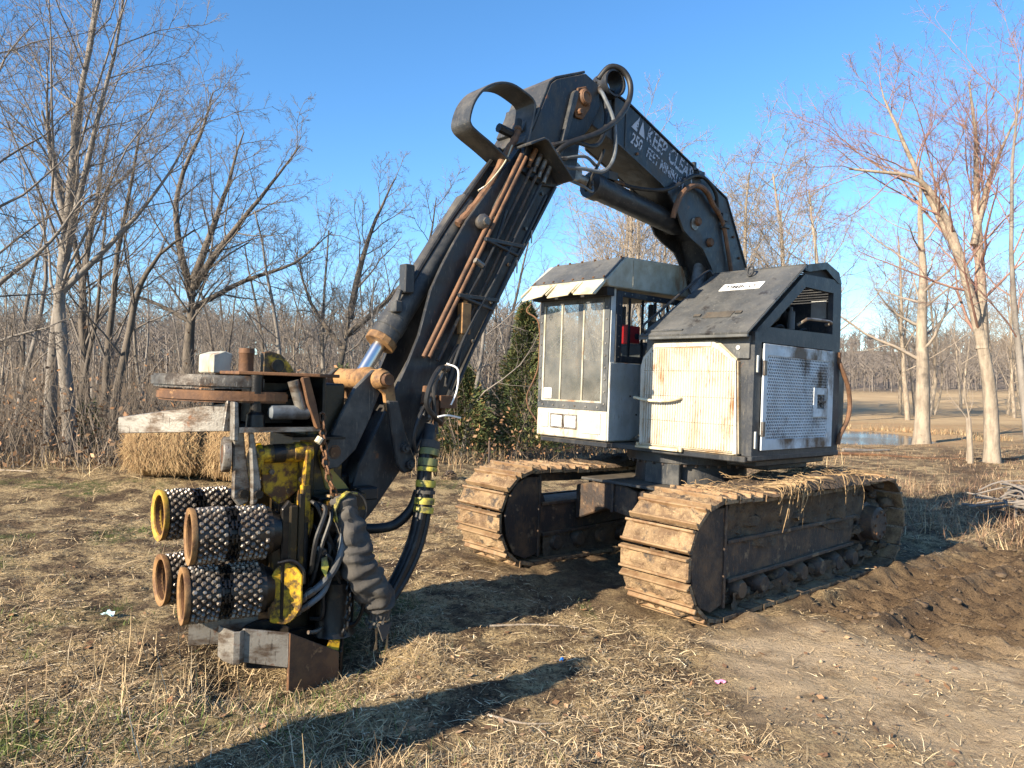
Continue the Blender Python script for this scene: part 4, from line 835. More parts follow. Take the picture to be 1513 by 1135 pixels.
# engine seen through the opening
ib = part('engine_block', join(box(1.15, 2.2, .55, 1.1, 1.2, 2.15), box(1.4, 2.0, .65, 1.0, 2.15, 2.35)), K['oil'], eng, bevel=.03)
part('fan_shroud', lathe((1.45, .50, 2.28), (1.50, .60, 2.28), [(0, .14), (.3, .155), (1, .15)], 20, False), K['steel'], ib, smooth=True)
part('air_filter', rod((1.75, .7, 2.42), (2.15, .7, 2.42), .11, 16), K['dark'], ib, smooth=True)
part('coolant_bottle', join(rod((1.80, .42, 2.24), (1.80, .42, 2.40), .035, 12), rod((1.80, .42, 2.40), (1.80, .42, 2.44), .015, 8)), K['greyhose'], ib, smooth=True)
part('pipe', tube([(1.3, .5, 2.2), (1.5, .42, 2.3), (1.7, .45, 2.45), (1.95, .5, 2.4), (2.1, .6, 2.25)], .03, 8), K['oil'], ib, smooth=True)
part('inner_hoses', join(*[tube([(1.2+.2*i, .45, 2.15), (1.3+.22*i, .38, 2.2+.05*(i % 2)), (1.45+.2*i, .4, 2.2), (1.5+.2*i, .5, 2.05)], .014, 6) for i in range(4)]), K['rubber'], ib, smooth=True)
part('back_light_panel', box(2.325, 2.333, .35, .5, 2.38, 2.55), K['greyp'], eng)
# rear: pale tank, rusty hose, dark cowl
rear = part('rear_cowl', prism([(2.37, 1.16), (2.37, 2.1), (2.62, 2.02), (2.72, 1.9), (2.72, 1.35), (2.55, 1.12)], .33, 1.25), K['black'], mach, bevel=.015)
part('rear_tank', box(2.40, 2.545, .30, .60, 1.86, 2.48), K['cabw'], rear, bevel=.03, segs=3)
part('rear_box', box(2.40, 2.64, .36, 1.2, 1.3, 1.75), K['greyp'], rear, bevel=.02)
part('rusty_hose', tube([(2.36, .23, 1.98), (2.39, .21, 1.90), (2.47, .19, 1.76), (2.53, .19, 1.6), (2.50, .19, 1.44), (2.40, .21, 1.29), (2.385, .225, 1.20)], .021, 9), K['rustpipe'], rear, smooth=True)
part('hose_stub', rod((2.36, .235, 1.96), (2.36, .235, 2.06), .026, 9), K['rust'], rear, smooth=True)
# --- cab
CB0, CB1 = 1.69, 2.645
cab = part('cab_shell', join(box(.83, 1.98, CB0+.02, CB1-.0, 1.14, 1.17), box(.80, 1.98, CB1-.025, CB1, 1.17, 1.95), box(1.96, 1.985, CB0+.02, CB1-.03, 1.17, 2.0), box(.80, .87, CB0, CB0+.05, 1.15, 2.6), box(.80, .86, CB1-.05, CB1, 1.95, 2.6), box(1.90, 1.985, CB1-.05, CB1, 1.95, 2.6), box(1.90, 1.985, CB0, CB0+.05, 1.85, 2.6)), K['cabw'], mach, bevel=.006)
part('side_panel', prism([(.80, 1.15), (1.12, 1.15), (1.30, 1.22), (1.62, 1.62), (1.985, 1.85), (1.985, 1.895), (.80, 1.895)], CB0-.012, CB0+.015), K['cabw'], cab, bevel=.006)
part('rivets', join(*[rod((x, CB0-.020, z), (x, CB0-.010, z), .009, 6) for x, z in ((1.1, 1.58), (1.16, 1.58), (1.2, 1.40), (1.35, 1.7))]), K['dark'], cab)
rf = part('cab_roof', prism([(.70, 2.60), (.66, 2.66), (.94, 2.905), (2.05, 2.945), (2.08, 2.62)], 1.635, 2.70), K['roof'], cab, bevel=.01)
part('sloped_roof_panel', slab([(.675, 1.66, 2.668), (.675, 2.675, 2.668), (.935, 2.60, 2.90), (.935, 1.66, 2.90)], .012), K['lid'], rf)
for i in range(8):
    b = 1.69+i*.135; part('roof_bolt', rod((.69, b, 2.685), (.678, b, 2.70), .012, 6), K['rust'], rf)
for i in range(6):
    b = 1.69+i*.17; part('roof_bolt', rod((.925, b, 2.895), (.912, b, 2.916), .012, 6), K['rust'], rf)
part('roof_seam', box(1.03, 1.04, 1.628, 1.636, 2.62, 2.90), K['roof'], rf)
for i, (b0, b1) in enumerate(((1.645, 1.985), (1.995, 2.34), (2.35, 2.70))):
    part('visor_flap', slab([(.70, b0, 2.60), (.70, b1, 2.60), (.55, b1-.01, 2.50), (.55, b0+.01, 2.50)][::-1] if False else [(.70, b0+.01, 2.66), (.70, b1-.03, 2.66), (.525, b1-.055, 2.515-.012*i), (.525, b0+.0, 2.505+.012*i)], .016), K['cream'], rf, bevel=.005)
    part('visor_edge', slab([(.70, b1-.035, 2.675), (.70, b1-.015, 2.675), (.522, b1-.038, 2.535), (.522, b1-.058, 2.535)], .014), K['cream'], rf)
part('eave', box(.70, .80, 1.66, 2.68, 2.52, 2.60), K['dark'], cab)
# front window
fw = part('front_window_frame', join(box(.785, .81, CB0+.005, CB0+.075, 1.43, 2.53), box(.785, .81, CB1-.055, CB1-.002, 1.43, 2.53), box(.785, .81, CB0+.075, CB1-.055, 1.43, 1.505), box(.785, .81, CB0+.075, CB1-.055, 2.47, 2.53)), K['greyp'] if False else K['lid'], cab, bevel=.003)
part('window_pane', ([(.798, CB0+.075, 1.505), (.798, CB1-.055, 1.505), (.798, CB1-.055, 2.47), (.798, CB0+.075, 2.47)], [(0, 1, 2, 3)]), K['glass'], fw)
for b in (2.03, 2.33): part('mullion', box(.786, .7965, b-.010, b+.010, 1.505, 2.47), K['roof'], fw, bevel=.003)
part('inner_frame', join(box(.788, .7965, CB0+.076, CB0+.092, 1.506, 2.469), box(.788, .7965, CB1-.078, CB1-.056, 1.506, 2.469), box(.788, .7965, CB0+.094, CB1-.08, 1.506, 1.522)), K['roof'], fw)
part('window_emblem', join(*[([(.7955, 2.50+dy*.7, 2.355+dz*.7), (.7955, 2.50+dy+dz*.5, 2.355+dz+dy*.5), (.7955, 2.50+dy*1.6, 2.355+dz*1.6), (.7955, 2.50+dy-dz*.5, 2.355+dz-dy*.5)], [(0, 1, 2, 3)]) for dy, dz in ((.016, 0), (-.016, 0), (0, .02), (0, -.02))]), K['ink'], fw)
bl = [rod((.786, CB0+.038, 1.5+i*.115), (.776, CB0+.038, 1.5+i*.115), .009, 6) for i in range(9)]+[rod((.786, CB1-.03, 1.5+i*.115), (.776, CB1-.03, 1.5+i*.115), .009, 6) for i in range(9)]+[rod((.786, CB0+.12+i*.15, 1.465), (.776, CB0+.12+i*.15, 1.465), .010, 6) for i in range(6)]
part('frame_bolts', join(*bl), K['steel'], fw)
part('notice', box(.791, .7965, 2.45, 2.56, 1.53, 1.635), K['paper'], fw)
lp = part('front_panel', box(.785, .84, CB0+.002, CB1-.002, 1.15, 1.428), K['white'], cab, bevel=.008)
for b0, b1 in ((2.07, 2.25), (2.26, 2.44)):
    l = part('headlight', join(box(.772, .786, b0, b1, 1.235, 1.25), box(.772, .786, b0, b1, 1.365, 1.38), box(.772, .786, b0, b0+.014, 1.25, 1.365), box(.772, .786, b1-.014, b1, 1.25, 1.365)), K['steel'], lp, bevel=.003)
    part('lens', box(.776, .784, b0+.014, b1-.014, 1.25, 1.365), K['lamp'], l, bevel=.003)
part('blank_plate', box(.776, .787, 1.76, 2.02, 1.205, 1.405), K['greyp'], lp, bevel=.004)
part('blank_plate', box(.776, .787, 2.47, 2.58, 1.235, 1.39), K['greyp'], lp, bevel=.004)
# side window
sw = part('side_window_frame', join(box(.87, .95, CB0-.012, CB0+.02, 1.90, 2.585), box(1.85, 1.93, CB0-.012, CB0+.02, 1.90, 2.585), box(.95, 1.85, CB0-.012, CB0+.02, 1.90, 1.965), box(.95, 1.85, CB0-.012, CB0+.02, 2.53, 2.585)), K['frame'], cab, bevel=.003)
part('window_pane', ([(.95, CB0+.005, 1.965), (1.85, CB0+.005, 1.965), (1.85, CB0+.005, 2.53), (.95, CB0+.005, 2.53)], [(0, 1, 2, 3)]), K['sideglass'], sw)
for a in (1.10, 1.30, 1.50, 1.70): part('window_bar', box(a-.012, a+.012, CB0+.02, CB0+.035, 1.965, 2.53), K['dark'], sw)
part('frame_bolts', join(*[rod((.97+i*.11, CB0-.012, 2.56), (.97+i*.11, CB0-.020, 2.56), .008, 6) for i in range(8)]+[rod((.91, CB0-.012, 1.95+i*.1), (.91, CB0-.020, 1.95+i*.1), .008, 6) for i in range(6)]), K['steel'], sw)
# far side and rear windows (seen through the cab)
for nm, g in (('rear_post', box(1.955, 1.98, 2.1, 2.17, 2.0, 2.58)), ('rear_post', box(1.955, 1.98, CB0+.06, CB0+.12, 2.0, 2.58)), ('rear_post', box(1.955, 1.98, 2.50, 2.58, 2.0, 2.58)), ('side_post', box(1.35, 1.42, CB1-.03, CB1-.005, 1.95, 2.58))): part(nm, g, K['dark'], cab)
part('seat', join(box(1.35, 1.75, 1.95, 2.40, 1.5, 1.62), box(1.68, 1.80, 1.97, 2.38, 1.6, 2.15), box(1.4, 1.7, 2.05, 2.3, 1.17, 1.5)), K['seat'], cab, bevel=.04, segs=3)
part('control_box', join(box(1.2, 1.55, 1.76, 1.90, 1.5, 1.75), box(1.2, 1.55, 2.42, 2.58, 1.5, 1.75)), K['dark'], cab, bevel=.02)
part('control_lever', join(rod((1.25, 1.83, 1.75), (1.22, 1.83, 1.9), .01, 6), rod((1.22, 1.83, 1.88), (1.21, 1.83, 1.96), .022, 8), rod((1.25, 2.5, 1.75), (1.22, 2.5, 1.9), .01, 6), rod((1.22, 2.5, 1.88), (1.21, 2.5, 1.96), .022, 8)), K['rust'], cab, smooth=True)
part('red_box', join(box(1.115, 1.29, CB0+.04, CB0+.11, 2.10, 2.27), box(1.10, 1.115, CB0+.04, CB0+.12, 2.09, 2.28)), K['red'], cab, bevel=.006)
part('box_knob', rod((1.23, CB0+.04, 2.17), (1.23, CB0+.025, 2.17), .03, 10), K['dark'], cab, smooth=True)
part('cab_cable', tube([(.72, 2.72, 2.50), (.70, 2.76, 2.42), (.78, 2.66, 2.3), (.80, 2.66, 1.9), (.78, 2.70, 1.72), (.76, 2.78, 1.55), (.77, 2.76, 1.42), (.80, 2.68, 1.30), (.82, 2.66, 1.24)], .008, 6), K['rustpipe'], cab, smooth=True)
part('gravel_screen', prism([(.98, 1.14), (1.9, 1.14), (1.9, 1.75), (1.62, 1.6), (1.3, 1.22)], CB0-.30, CB0-.28), K['oil'], cab)
def ferrules(parent, p, r, m_='dsteel'):
    for a_, b_ in ((p[0], p[1]), (p[-1], p[-2])):
        a_ = Vector(a_); d_ = (Vector(b_)-a_).normalized(); part('hose_fitting', lathe(a_-d_*.012, a_+d_*.075, [(0, r*1.5), (.25, r*1.5), (.27, r*1.2), (.45, r*1.2), (.47, r*1.32), (1, r*1.28)], 8), K[m_], parent)
# --- boom
BN, BF = 1.30, 1.66
bo = part('main_boom', prism([(-.10, 4.14), (.05, 4.20), (.49, 4.14), (1.38, 3.84), (2.06, 3.61), (2.46, 2.96), (2.78, 2.2), (2.9, 1.2), (2.15, 1.2), (2.02, 2.4), (1.92, 2.85), (1.72, 3.16), (1.45, 3.38), (.96, 3.56), (.33, 3.78), (-.10, 3.90), (-.22, 4.02)], BN+.025, BF-.025), K['black'], mach, bevel=.01)
for b0, b1 in ((BN, BN+.025), (BF-.025, BF)):
    part('boom_side_plate', prism([(.30, 4.175), (.49, 4.14), (1.38, 3.84), (2.06, 3.61), (2.46, 2.96), (2.72, 2.3), (2.15, 2.3), (2.02, 2.5), (1.84, 2.88), (1.68, 3.05), (1.48, 3.12), (1.36, 3.18), (1.29, 3.27), (1.22, 3.38), (1.08, 3.50), (.96, 3.56), (.33, 3.78)], b0, b1), K['black'], bo, bevel=.004)
part('boom_foot', box(2.1, 3.0, 1.1, 1.22, 1.13, 1.9), K['black'], bo, bevel=.02)
part('boom_foot', box(2.1, 3.0, 1.70, 1.82, 1.13, 1.9), K['black'], bo, bevel=.02)
for a, z in ((1.56, 3.30), (1.78, 3.13)): part('pin_boss', join(lathe((a, BN, z), (a, BN-.035, z), [(0, .045), (.6, .045), (1, .036)], 14), torus((a, BN-.03, z), (1, 0, 0), (0, 0, 1), .03, .03, .008, 12, 5)), K['rust'], bo, smooth=True)
part('lift_cylinder', join(rod((1.94, 1.48, 3.0), (1.70, 1.48, 2.1), .075, 18), rod((1.70, 1.48, 2.1), (1.62, 1.48, 1.8), .11, 18)), K['greyhose'], bo, smooth=True)
text_mesh('warning_lettering', 'KEEP CLEAR', .20, K['worn'], bo, (.735, BN-.003, 3.895), (.95, 0, -.318), (.3, 0, 1), 0, 0, 1.0, .70)
text_mesh('distance_lettering', '250', .145, K['stencil'], bo, (.525, BN-.003, 3.825), (.95, 0, -.318), (.3, 0, 1), 0, 0, 1.0, .72)
text_mesh('distance_lettering', 'FEET MINIMUM', .135, K['worn'], bo, (.745, BN-.003, 3.752), (.95, 0, -.318), (.3, 0, 1), 0, 0, 1.0, .66)
UX = Vector((.9483, 0, -.3174)); UY = Vector((.3174, 0, .9483)); T0 = Vector((.53, BN-.003, 3.96))
def tri(pts): return [tuple(T0+UX*x+UY*y) for x, y in pts], [tuple(range(len(pts)))]
part('warning_triangle', join(tri([(0, 0), (.085, 0), (.085, .05), (.082, .13), (.095, .155), (.1, .18)][:3]+[(.074, .14), (.094, .182)]), tri([(.115, 0), (.2, 0), (.104, .182), (.125, .14), (.115, .05)])), K['stencil'], bo)
part('hose_bracket', join(box(1.46, 1.50, BN-.02, BN+.02, 3.78, 3.86), box(1.50, 1.60, BN-.05, BN, 3.72, 3.78)), K['black'], bo, bevel=.004)
part('hose_clamp', join(box(1.93, 2.02, BN-.05, BN, 3.37, 3.45), box(1.96, 2.05, BN-.06, BN, 3.3, 3.34)), K['black'], bo, bevel=.006)
part('rusty_boom_hose', tube([(1.14, BN-.03, 3.26), (1.15, BN-.05, 3.36), (1.23, BN-.06, 3.50), (1.38, BN-.06, 3.60), (1.52, BN-.06, 3.62), (1.66, BN-.05, 3.58), (1.76, BN-.04, 3.50), (1.87, BN-.04, 3.43)], .026, 9), K['rustpipe'], bo, smooth=True)
part('boom_hose', tube([(.52, 1.45, 3.50), (.70, 1.38, 3.47), (.95, BN-.02, 3.48), (1.15, BN-.04, 3.56), (1.40, BN-.05, 3.70), (1.60, BN-.05, 3.72), (1.78, BN-.05, 3.62), (1.85, BN-.04, 3.48)], .018, 8), K['rubber'], bo, smooth=True)
part('boom_pipe', tube([(1.87, BN-.03, 3.44), (1.98, BN-.03, 3.32), (2.10, BN-.03, 3.0), (2.22, BN-.03, 2.7)], .022, 8), K['rustpipe'], bo, smooth=True)
# pipe guard ring at the elbow
part('hose_guard_ring', lathe((.22, BN-.08, 4.235), (.24, BN+.10, 4.235), [(0, .115), (1, .115), (1, .098), (0, .098), (0, .115)], 28, False), K['black'], bo, smooth=True)
part('guard_bracket', box(.05, .42, BN+.04, BF-.06, 4.12, 4.22), K['black'], bo, bevel=.01)
part('weld_stiffener', prism([(.45, 4.13), (.47, 4.13), (.47, 3.75), (.45, 3.75)], BN-.006, BN), K['blackd'], bo)
part('top_seam', strap([(.32, 4.178), (.50, 4.145), (1.38, 3.845), (2.05, 3.618), (2.46, 2.965)], BN-.012, BN+.04, .012), K['blackd'], bo)
part('lower_seam', strap([(.34, 3.770), (.96, 3.552), (1.08, 3.493)], BN-.010, BN+.05, .012), K['blackd'], bo)
for a, z in ((.62, 3.74), (1.70, 3.60), (1.85, 3.55), (2.2, 3.25), (2.32, 3.05)): part('bolt_head', rod((a, BN, z), (a, BN-.014, z), .014, 6), K['rust'], bo)
for k, dz in enumerate((.0, .035, .07)): part('boom_top_hose', tube([(.10, BN+.06+.05*k, 4.24), (.5, BN+.06+.05*k, 4.19+.01*k), (1.0, BN+.07+.05*k, 4.01), (1.4, BN+.06+.05*k, 3.88), (2.0, BN+.07+.05*k, 3.67)], .018, 7), K['rubber'], bo, smooth=True)
# stick cylinder lying under the boom
sc = part('arm_cylinder', join(lathe((1.52, 1.48, 3.27), (.22, 1.48, 3.42), [(0, .085), (.05, .105), (.92, .105), (.925, .118), (1, .118)], 20), box(.40, .52, 1.42, 1.54, 3.50, 3.57)), K['black'], mach, smooth=True)
part('cylinder_rod', rod((.22, 1.48, 3.42), (-.08, 1.48, 3.45), .05, 14), K['steel'], sc, smooth=True)
part('rod_eye', rod((-.08, 1.36, 3.45), (-.08, 1.60, 3.45), .075, 14), K['steel'], sc, smooth=True)
part('cylinder_pin', rod((1.52, 1.29, 3.27), (1.52, 1.67, 3.27), .06, 12), K['steel'], sc, smooth=True)
# --- stick (outer arm)
HP = [(-.42, 4.09), (-.09, 4.235), (.06, 4.19), (.10, 4.02), (-.02, 3.80), (-.13, 3.67), (-.17, 3.35), (-.41, 3.23), (-.56, 3.22), (-.80, 3.30), (-.74, 3.50), (-.65, 3.64), (-.48, 4.04)]
st = part('outer_arm', prism([(-.46, 3.30), (-.90, 2.43), (-1.40, 1.54), (-1.60, 1.29), (-1.71, 1.11), (-1.96, .82), (-2.02, .95), (-1.86, 1.30), (-1.62, 1.62), (-1.30, 2.16), (-1.0, 2.70), (-.80, 3.20)], BN+.03, BF-.03), K['black'], mach, bevel=.008)
PL = [(-.40, 3.24), (-.88, 2.43), (-1.38, 1.54), (-1.58, 1.29), (-1.69, 1.11), (-1.94, .79), (-2.03, .70), (-2.10, .74), (-2.12, .90), (-2.06, 1.10), (-1.93, 1.34), (-1.82, 1.56), (-1.72, 1.76), (-1.63, 1.97), (-1.545, 2.29), (-1.46, 2.47), (-1.37, 2.63), (-1.25, 2.83), (-.95, 3.23), (-.72, 3.52), (-.58, 3.5)]
for b0, b1 in ((BN, BN+.03), (BF-.03, BF)): part('arm_side_plate', prism(PL, b0, b1), K['black'], st, bevel=.005)
for b0, b1 in ((BN-.025, BN+.012), (BF-.012, BF+.025)): part('elbow_plate', prism(HP, b0, b1), K['black'], st, bevel=.006)
part('elbow_cover', strap([(-.74, 3.50), (-.65, 3.645), (-.48, 4.045), (-.42, 4.095), (-.09, 4.24)], BN-.02, BF+.02, .02), K['blackd'], st, bevel=.004)
part('cover_seam', strap([(-.685, 3.60), (-.60, 3.79), (-.585, 3.85)], BN+.02, BF-.02, .045), K['blackd'], st, bevel=.004)
part('back_plate', strap([(-.40, 3.25), (-.88, 2.44), (-1.38, 1.55), (-1.58, 1.30), (-1.69, 1.12)], BN-.03, BF+.02, .025), K['black'], st, bevel=.004)
part('elbow_rib', prism([(-.42, 3.42), (-.385, 3.42), (-.20, 4.0), (-.20, 4.05), (-.235, 4.05), (-.26, 4.02)], BN-.06, BN-.022), K['blackd'], st, bevel=.006)
pk = part('elbow_pin', join(lathe((-.12, BN-.02, 4.02), (-.12, BN-.075, 4.02), [(0, .07), (.7, .07), (1, .06)], 18), torus((-.12, BN-.072, 4.02), (1, 0, 0), (0, 0, 1), .045, .045, .012, 14, 6)), K['rustpipe'], st, smooth=True)
part('pin_keeper', prism([(-.20, 4.08), (-.10, 4.12), (-.03, 4.05), (-.05, 3.95), (-.13, 3.84), (-.21, 3.84), (-.235, 3.90)], BN-.048, BN-.026), K['rust'], pk, bevel=.006)
part('keeper_bolt', rod((-.185, BN-.03, 3.885), (-.185, BN-.085, 3.885), .026, 6), K['rustpipe'], pk, bevel=.004)
part('guard_loop', strap([(p.x, p.y) for p in catmull([(-.76, 3.38, 0), (-.70, 3.56, 0), (-.655, 3.78, 0), (-.675, 3.85, 0), (-.76, 3.885, 0), (-.90, 3.91, 0), (-1.04, 3.88, 0), (-1.17, 3.80, 0), (-1.26, 3.68, 0), (-1.30, 3.55, 0), (-1.285, 3.495, 0), (-1.23, 3.46, 0), (-1.08, 3.40, 0), (-.90, 3.32, 0)], 4)], BN-.05, BN+.17, .02), K['blackd'], st, bevel=.004)
part('hose_shelf', strap([(-.83, 3.43), (-.76, 3.47), (-.69, 3.505), (-.655, 3.50), (-.37, 3.26)], BN-.20, BN-.02, .018), K['blackd'], st, bevel=.004)
part('valve_lip', strap([(-.77, 3.42), (-1.02, 2.96), (-1.03, 2.91), (-1.0, 2.87)], BN-.06, BN, .016), K['blackd'], st, bevel=.003)
part('side_boss', join(lathe((-1.13, BN, 2.83), (-1.13, BN-.07, 2.83), [(0, .045), (.5, .06), (.75, .06), (1, .03)], 12), rod((-1.13, BN-.06, 2.83), (-1.13, BN-.09, 2.83), .03, 6)), K['dsteel'], st, smooth=True)
for i, (p, q, r, m_) in enumerate((((-.79, 1.25, 3.40), (-1.62, 1.25, 1.82), .017, 'rustpipe'), ((-.755, 1.235, 3.385), (-1.585, 1.235, 1.82), .015, 'rustpipe'), ((-.68, 1.25, 3.32), (-1.50, 1.25, 1.80), .014, 'tframe'), ((-.63, 1.25, 3.27), (-1.43, 1.25, 1.75), .013, 'tframe'), ((-.57, 1.26, 3.22), (-1.36, 1.26, 1.78), .011, 'black'))):
    part('hydraulic_pipe', rod(p, q, r, 10), K[m_], st, smooth=True)
for t in (.40, .68):
    c = Vector((-.75, 1.25, 3.36)).lerp(Vector((-1.55, 1.25, 1.82)), t); part('pipe_clamp', join(box(c.x-.07, c.x+.30, 1.205, 1.235, c.z-.06, c.z-.03), rod((c.x-.07, 1.22, c.z-.045), (c.x+.25, 1.22, c.z-.12), .016, 6)), K['black'], st, bevel=.004)
part('clamp_bolt', rod((-1.24, 1.2, 2.53), (-1.17, 1.2, 2.50), .022, 8), K['steel'], st, smooth=True)
for i in range(4):
    c = Vector((-.70+.055*i, 1.245, 3.37-.03*i)); part('pipe_fitting', join(rod(c, c+Vector((.05, 0, .10)), .021, 6), rod(c+Vector((-.02, 0, -.05)), c, .016, 8)), K['steel'] if i else K['rust'], st)
part('valve_block', join(box(-1.33, -1.25, 1.21, 1.27, 2.0, 2.22), rod((-1.29, 1.24, 2.22), (-1.27, 1.24, 2.29), .02, 8), rod((-1.30, 1.24, 2.0), (-1.34, 1.24, 1.90), .02, 8)), K['orange'], st, bevel=.004)
for p_ in ([(-1.27, 1.23, 2.28), (-1.15, 1.22, 2.48), (-1.02, 1.23, 2.72), (-.93, 1.24, 2.95)], [(-1.34, 1.23, 1.92), (-1.42, 1.22, 1.78), (-1.45, 1.22, 1.62)], [(-1.30, 1.25, 1.92), (-1.35, 1.22, 1.75), (-1.42, 1.23, 1.55)]): part('flexible_line', tube(p_, .012, 6), K['rubber'], st, smooth=True)
part('pale_scuffs', join(*[box(a-.006, a+.006, BN-.034, BN-.0305, z-.05, z+.05) for a, z in ((-.64, 2.80), (-.78, 2.55))]), K['greyp'], st)
# rust-bandaged pipe down the front edge of the arm
part('bandaged_pipe', tube([(-.79, 1.30, 3.62), (-.81, 1.30, 3.54), (-.90, 1.31, 3.38), (-1.05, 1.33, 3.10), (-1.20, 1.35, 2.90), (-1.29, 1.36, 2.80)], .028, 9, 5, lambda t: 1+.18*math.sin(t*60)), K['rustpipe'], st, smooth=True)
part('top_fitting', join(rod((-.80, 1.33, 3.56), (-.96, 1.33, 3.58), .035, 8), rod((-.79, 1.30, 3.60), (-.785, 1.30, 3.68), .025, 6)), K['rubber'], st, smooth=True)
part('side_hose', tube([(-.88, 1.40, 3.45), (-1.05, 1.40, 3.22), (-1.3, 1.42, 2.85), (-1.50, 1.42, 2.55), (-1.62, 1.42, 2.35)], .02, 8), K['rubber'], st, smooth=True)
# tilt cylinder on the front of the arm
tc = part('tilt_cylinder', lathe((-1.10, 1.48, 3.02), (-1.815, 1.48, 1.925), [(0, .08), (.03, .098), (.86, .098), (.865, .104), (.93, .104), (.935, .098), (1, .098)], 22), K['blackd'], mach, smooth=True)
part('gland_ring', lathe((-1.805, 1.48, 1.94), (-1.835, 1.48, 1.895), [(0, .112), (1, .112)], 14), K['orange'], tc, bevel=.006)
part('chrome_rod', rod((-1.82, 1.48, 1.915), (-1.955, 1.48, 1.70), .047, 18), K['chrome'], tc, smooth=True)
part('cylinder_port', join(box(-1.72, -1.64, 1.36, 1.44, 2.26, 2.46), box(-1.79, -1.73, 1.36, 1.43, 2.12, 2.2), rod((-1.73, 1.4, 2.28), (-1.76, 1.4, 2.18), .02, 8)), K['blackd'], tc, bevel=.012)
# linkage
lk = part('linkage_pin', lathe((-1.965, 1.16, 1.655), (-1.965, 1.80, 1.655), [(0, .05), (.08, .068), (.3, .068), (.32, .082), (.44, .082), (.46, .068), (.9, .068), (1, .05)], 16), K['orange'], mach, smooth=True)
part('pin_head', join(rod((-1.965, 1.165, 1.655), (-1.965, 1.13, 1.655), .04, 12), torus((-1.965, 1.135, 1.655), (1, 0, 0), (0, 0, 1), .034, .034, .009, 12, 5)), K['rust'], lk, smooth=True)
for b0, b1 in ((1.20, 1.235), (1.72, 1.755)):
    part('orange_link', prism([(-2.03, 1.68), (-1.98, 1.73), (-1.92, 1.71), (-1.88, 1.64), (-1.85, 1.47), (-1.88, 1.44), (-1.93, 1.45), (-1.95, 1.56), (-2.01, 1.61)], b0, b1), K['orange'], lk, bevel=.006)
    part('lower_link', prism([(-1.94, 1.52), (-1.86, 1.52), (-1.80, 1.32), (-1.71, 1.12), (-1.73, 1.05), (-1.80, 1.04), (-1.85, 1.10), (-1.90, 1.30)], b0-.03, b1-.03), K['black'], lk, bevel=.008)
    fr_ = prism([(-2.01, 1.72), (-1.92, 1.66), (-2.02, 1.40), (-2.12, 1.20), (-2.24, 1.09), (-2.33, 1.08), (-2.36, 1.16), (-2.32, 1.25), (-2.26, 1.38), (-2.14, 1.60)], b0+.045, b1+.045)
    part('fork_arm', fr_, K['blackd'], lk, bevel=.008)
part('fork_web', prism([(-2.08, 1.38), (-2.14, 1.22), (-2.30, 1.12), (-2.33, 1.22), (-2.24, 1.40)], 1.27, 1.75), K['blackd'], lk, bevel=.01)
for a, z in ((-1.805, 1.21), (-1.765, 1.10)): part('link_bolt', join(rod((a, 1.175, z), (a, 1.14, z), .03, 12), rod((a, 1.145, z), (a, 1.125, z), .016, 6)), K['black'], lk, smooth=True)
# hoses at the elbow
part('elbow_hose', tube([(-.52, 1.22, 3.42), (-.40, 1.16, 3.55), (-.10, 1.12, 3.70), (.14, 1.12, 3.88), (.30, 1.14, 4.08), (.335, 1.16, 4.24), (.28, 1.20, 4.35), (.17, 1.25, 4.36), (.11, 1.32, 4.26)], .025, 10), K['rubber'], st, smooth=True)
part('elbow_hose', tube([(-.58, 1.22, 3.50), (-.35, 1.15, 3.58), (-.12, 1.15, 3.60), (.05, 1.2, 3.72), (.16, 1.26, 3.95), (.14, 1.3, 4.14)], .018, 8), K['rubber'], st, smooth=True)
for k, (p) in enumerate(([(-.42, 1.22, 3.38), (-.22, 1.16, 3.40), (0, 1.12, 3.42), (.10, 1.10, 3.58), (.10, 1.12, 3.85), (.04, 1.18, 4.05), (.08, 1.28, 4.16)], [(-.40, 1.24, 3.45), (-.15, 1.20, 3.52), (.05, 1.25, 3.50), (.16, 1.30, 3.62)], [(-.38, 1.28, 3.33), (-.15, 1.24, 3.30), (.02, 1.26, 3.28), (.10, 1.35, 3.40)])):
    part('grey_elbow_hose', tube(p, .016-.003*k, 8), K['greyhose'], st, smooth=True); ferrules(st, p, .016-.003*k)
part('down_hose', tube([(.06, 1.18, 3.62), (.02, 1.2, 3.50), (-.02, 1.24, 3.38), (-.02, 1.3, 3.28)], .013, 6), K['rubber'], st, smooth=True)
# hoses and fittings at the foot of the arm
part('looped_hose', tube([(-1.46, 1.20, 1.75), (-1.58, 1.12, 1.74), (-1.68, 1.08, 1.62), (-1.70, 1.08, 1.50), (-1.62, 1.10, 1.42), (-1.54, 1.14, 1.38)], .018, 8), K['rubber'], st, smooth=True)
part('looped_hose', tube([(-1.50, 1.20, 1.72), (-1.60, 1.14, 1.62), (-1.60, 1.13, 1.45), (-1.58, 1.12, 1.30)], .015, 8), K['rubber'], st, smooth=True)
part('looped_hose', tube([(-1.62, 1.15, 1.55), (-1.74, 1.10, 1.42), (-1.78, 1.10, 1.28), (-1.74, 1.12, 1.18)], .014, 8), K['rubber'], st, smooth=True)
part('hose_tie', tube([(-1.62, 1.06, 1.42), (-1.55, 1.05, 1.43), (-1.40, 1.10, 1.41)], .007, 6), K['paper'], st, smooth=True)
part('hose_tie', tube([(-1.52, 1.12, 1.78), (-1.46, 1.07, 1.74), (-1.47, 1.06, 1.60), (-1.50, 1.08, 1.50)], .006, 6), K['paper'], st, smooth=True)
part('bulkhead_fittings', join(*[rod((-1.60+.05*i, 1.24, 1.62-.05*i), (-1.63+.05*i, 1.22, 1.50-.05*i), .022, 6) for i in range(4)]+[box(-1.50, -1.36, 1.20, 1.28, 1.47, 1.56)]), K['rust'], st, bevel=.003)
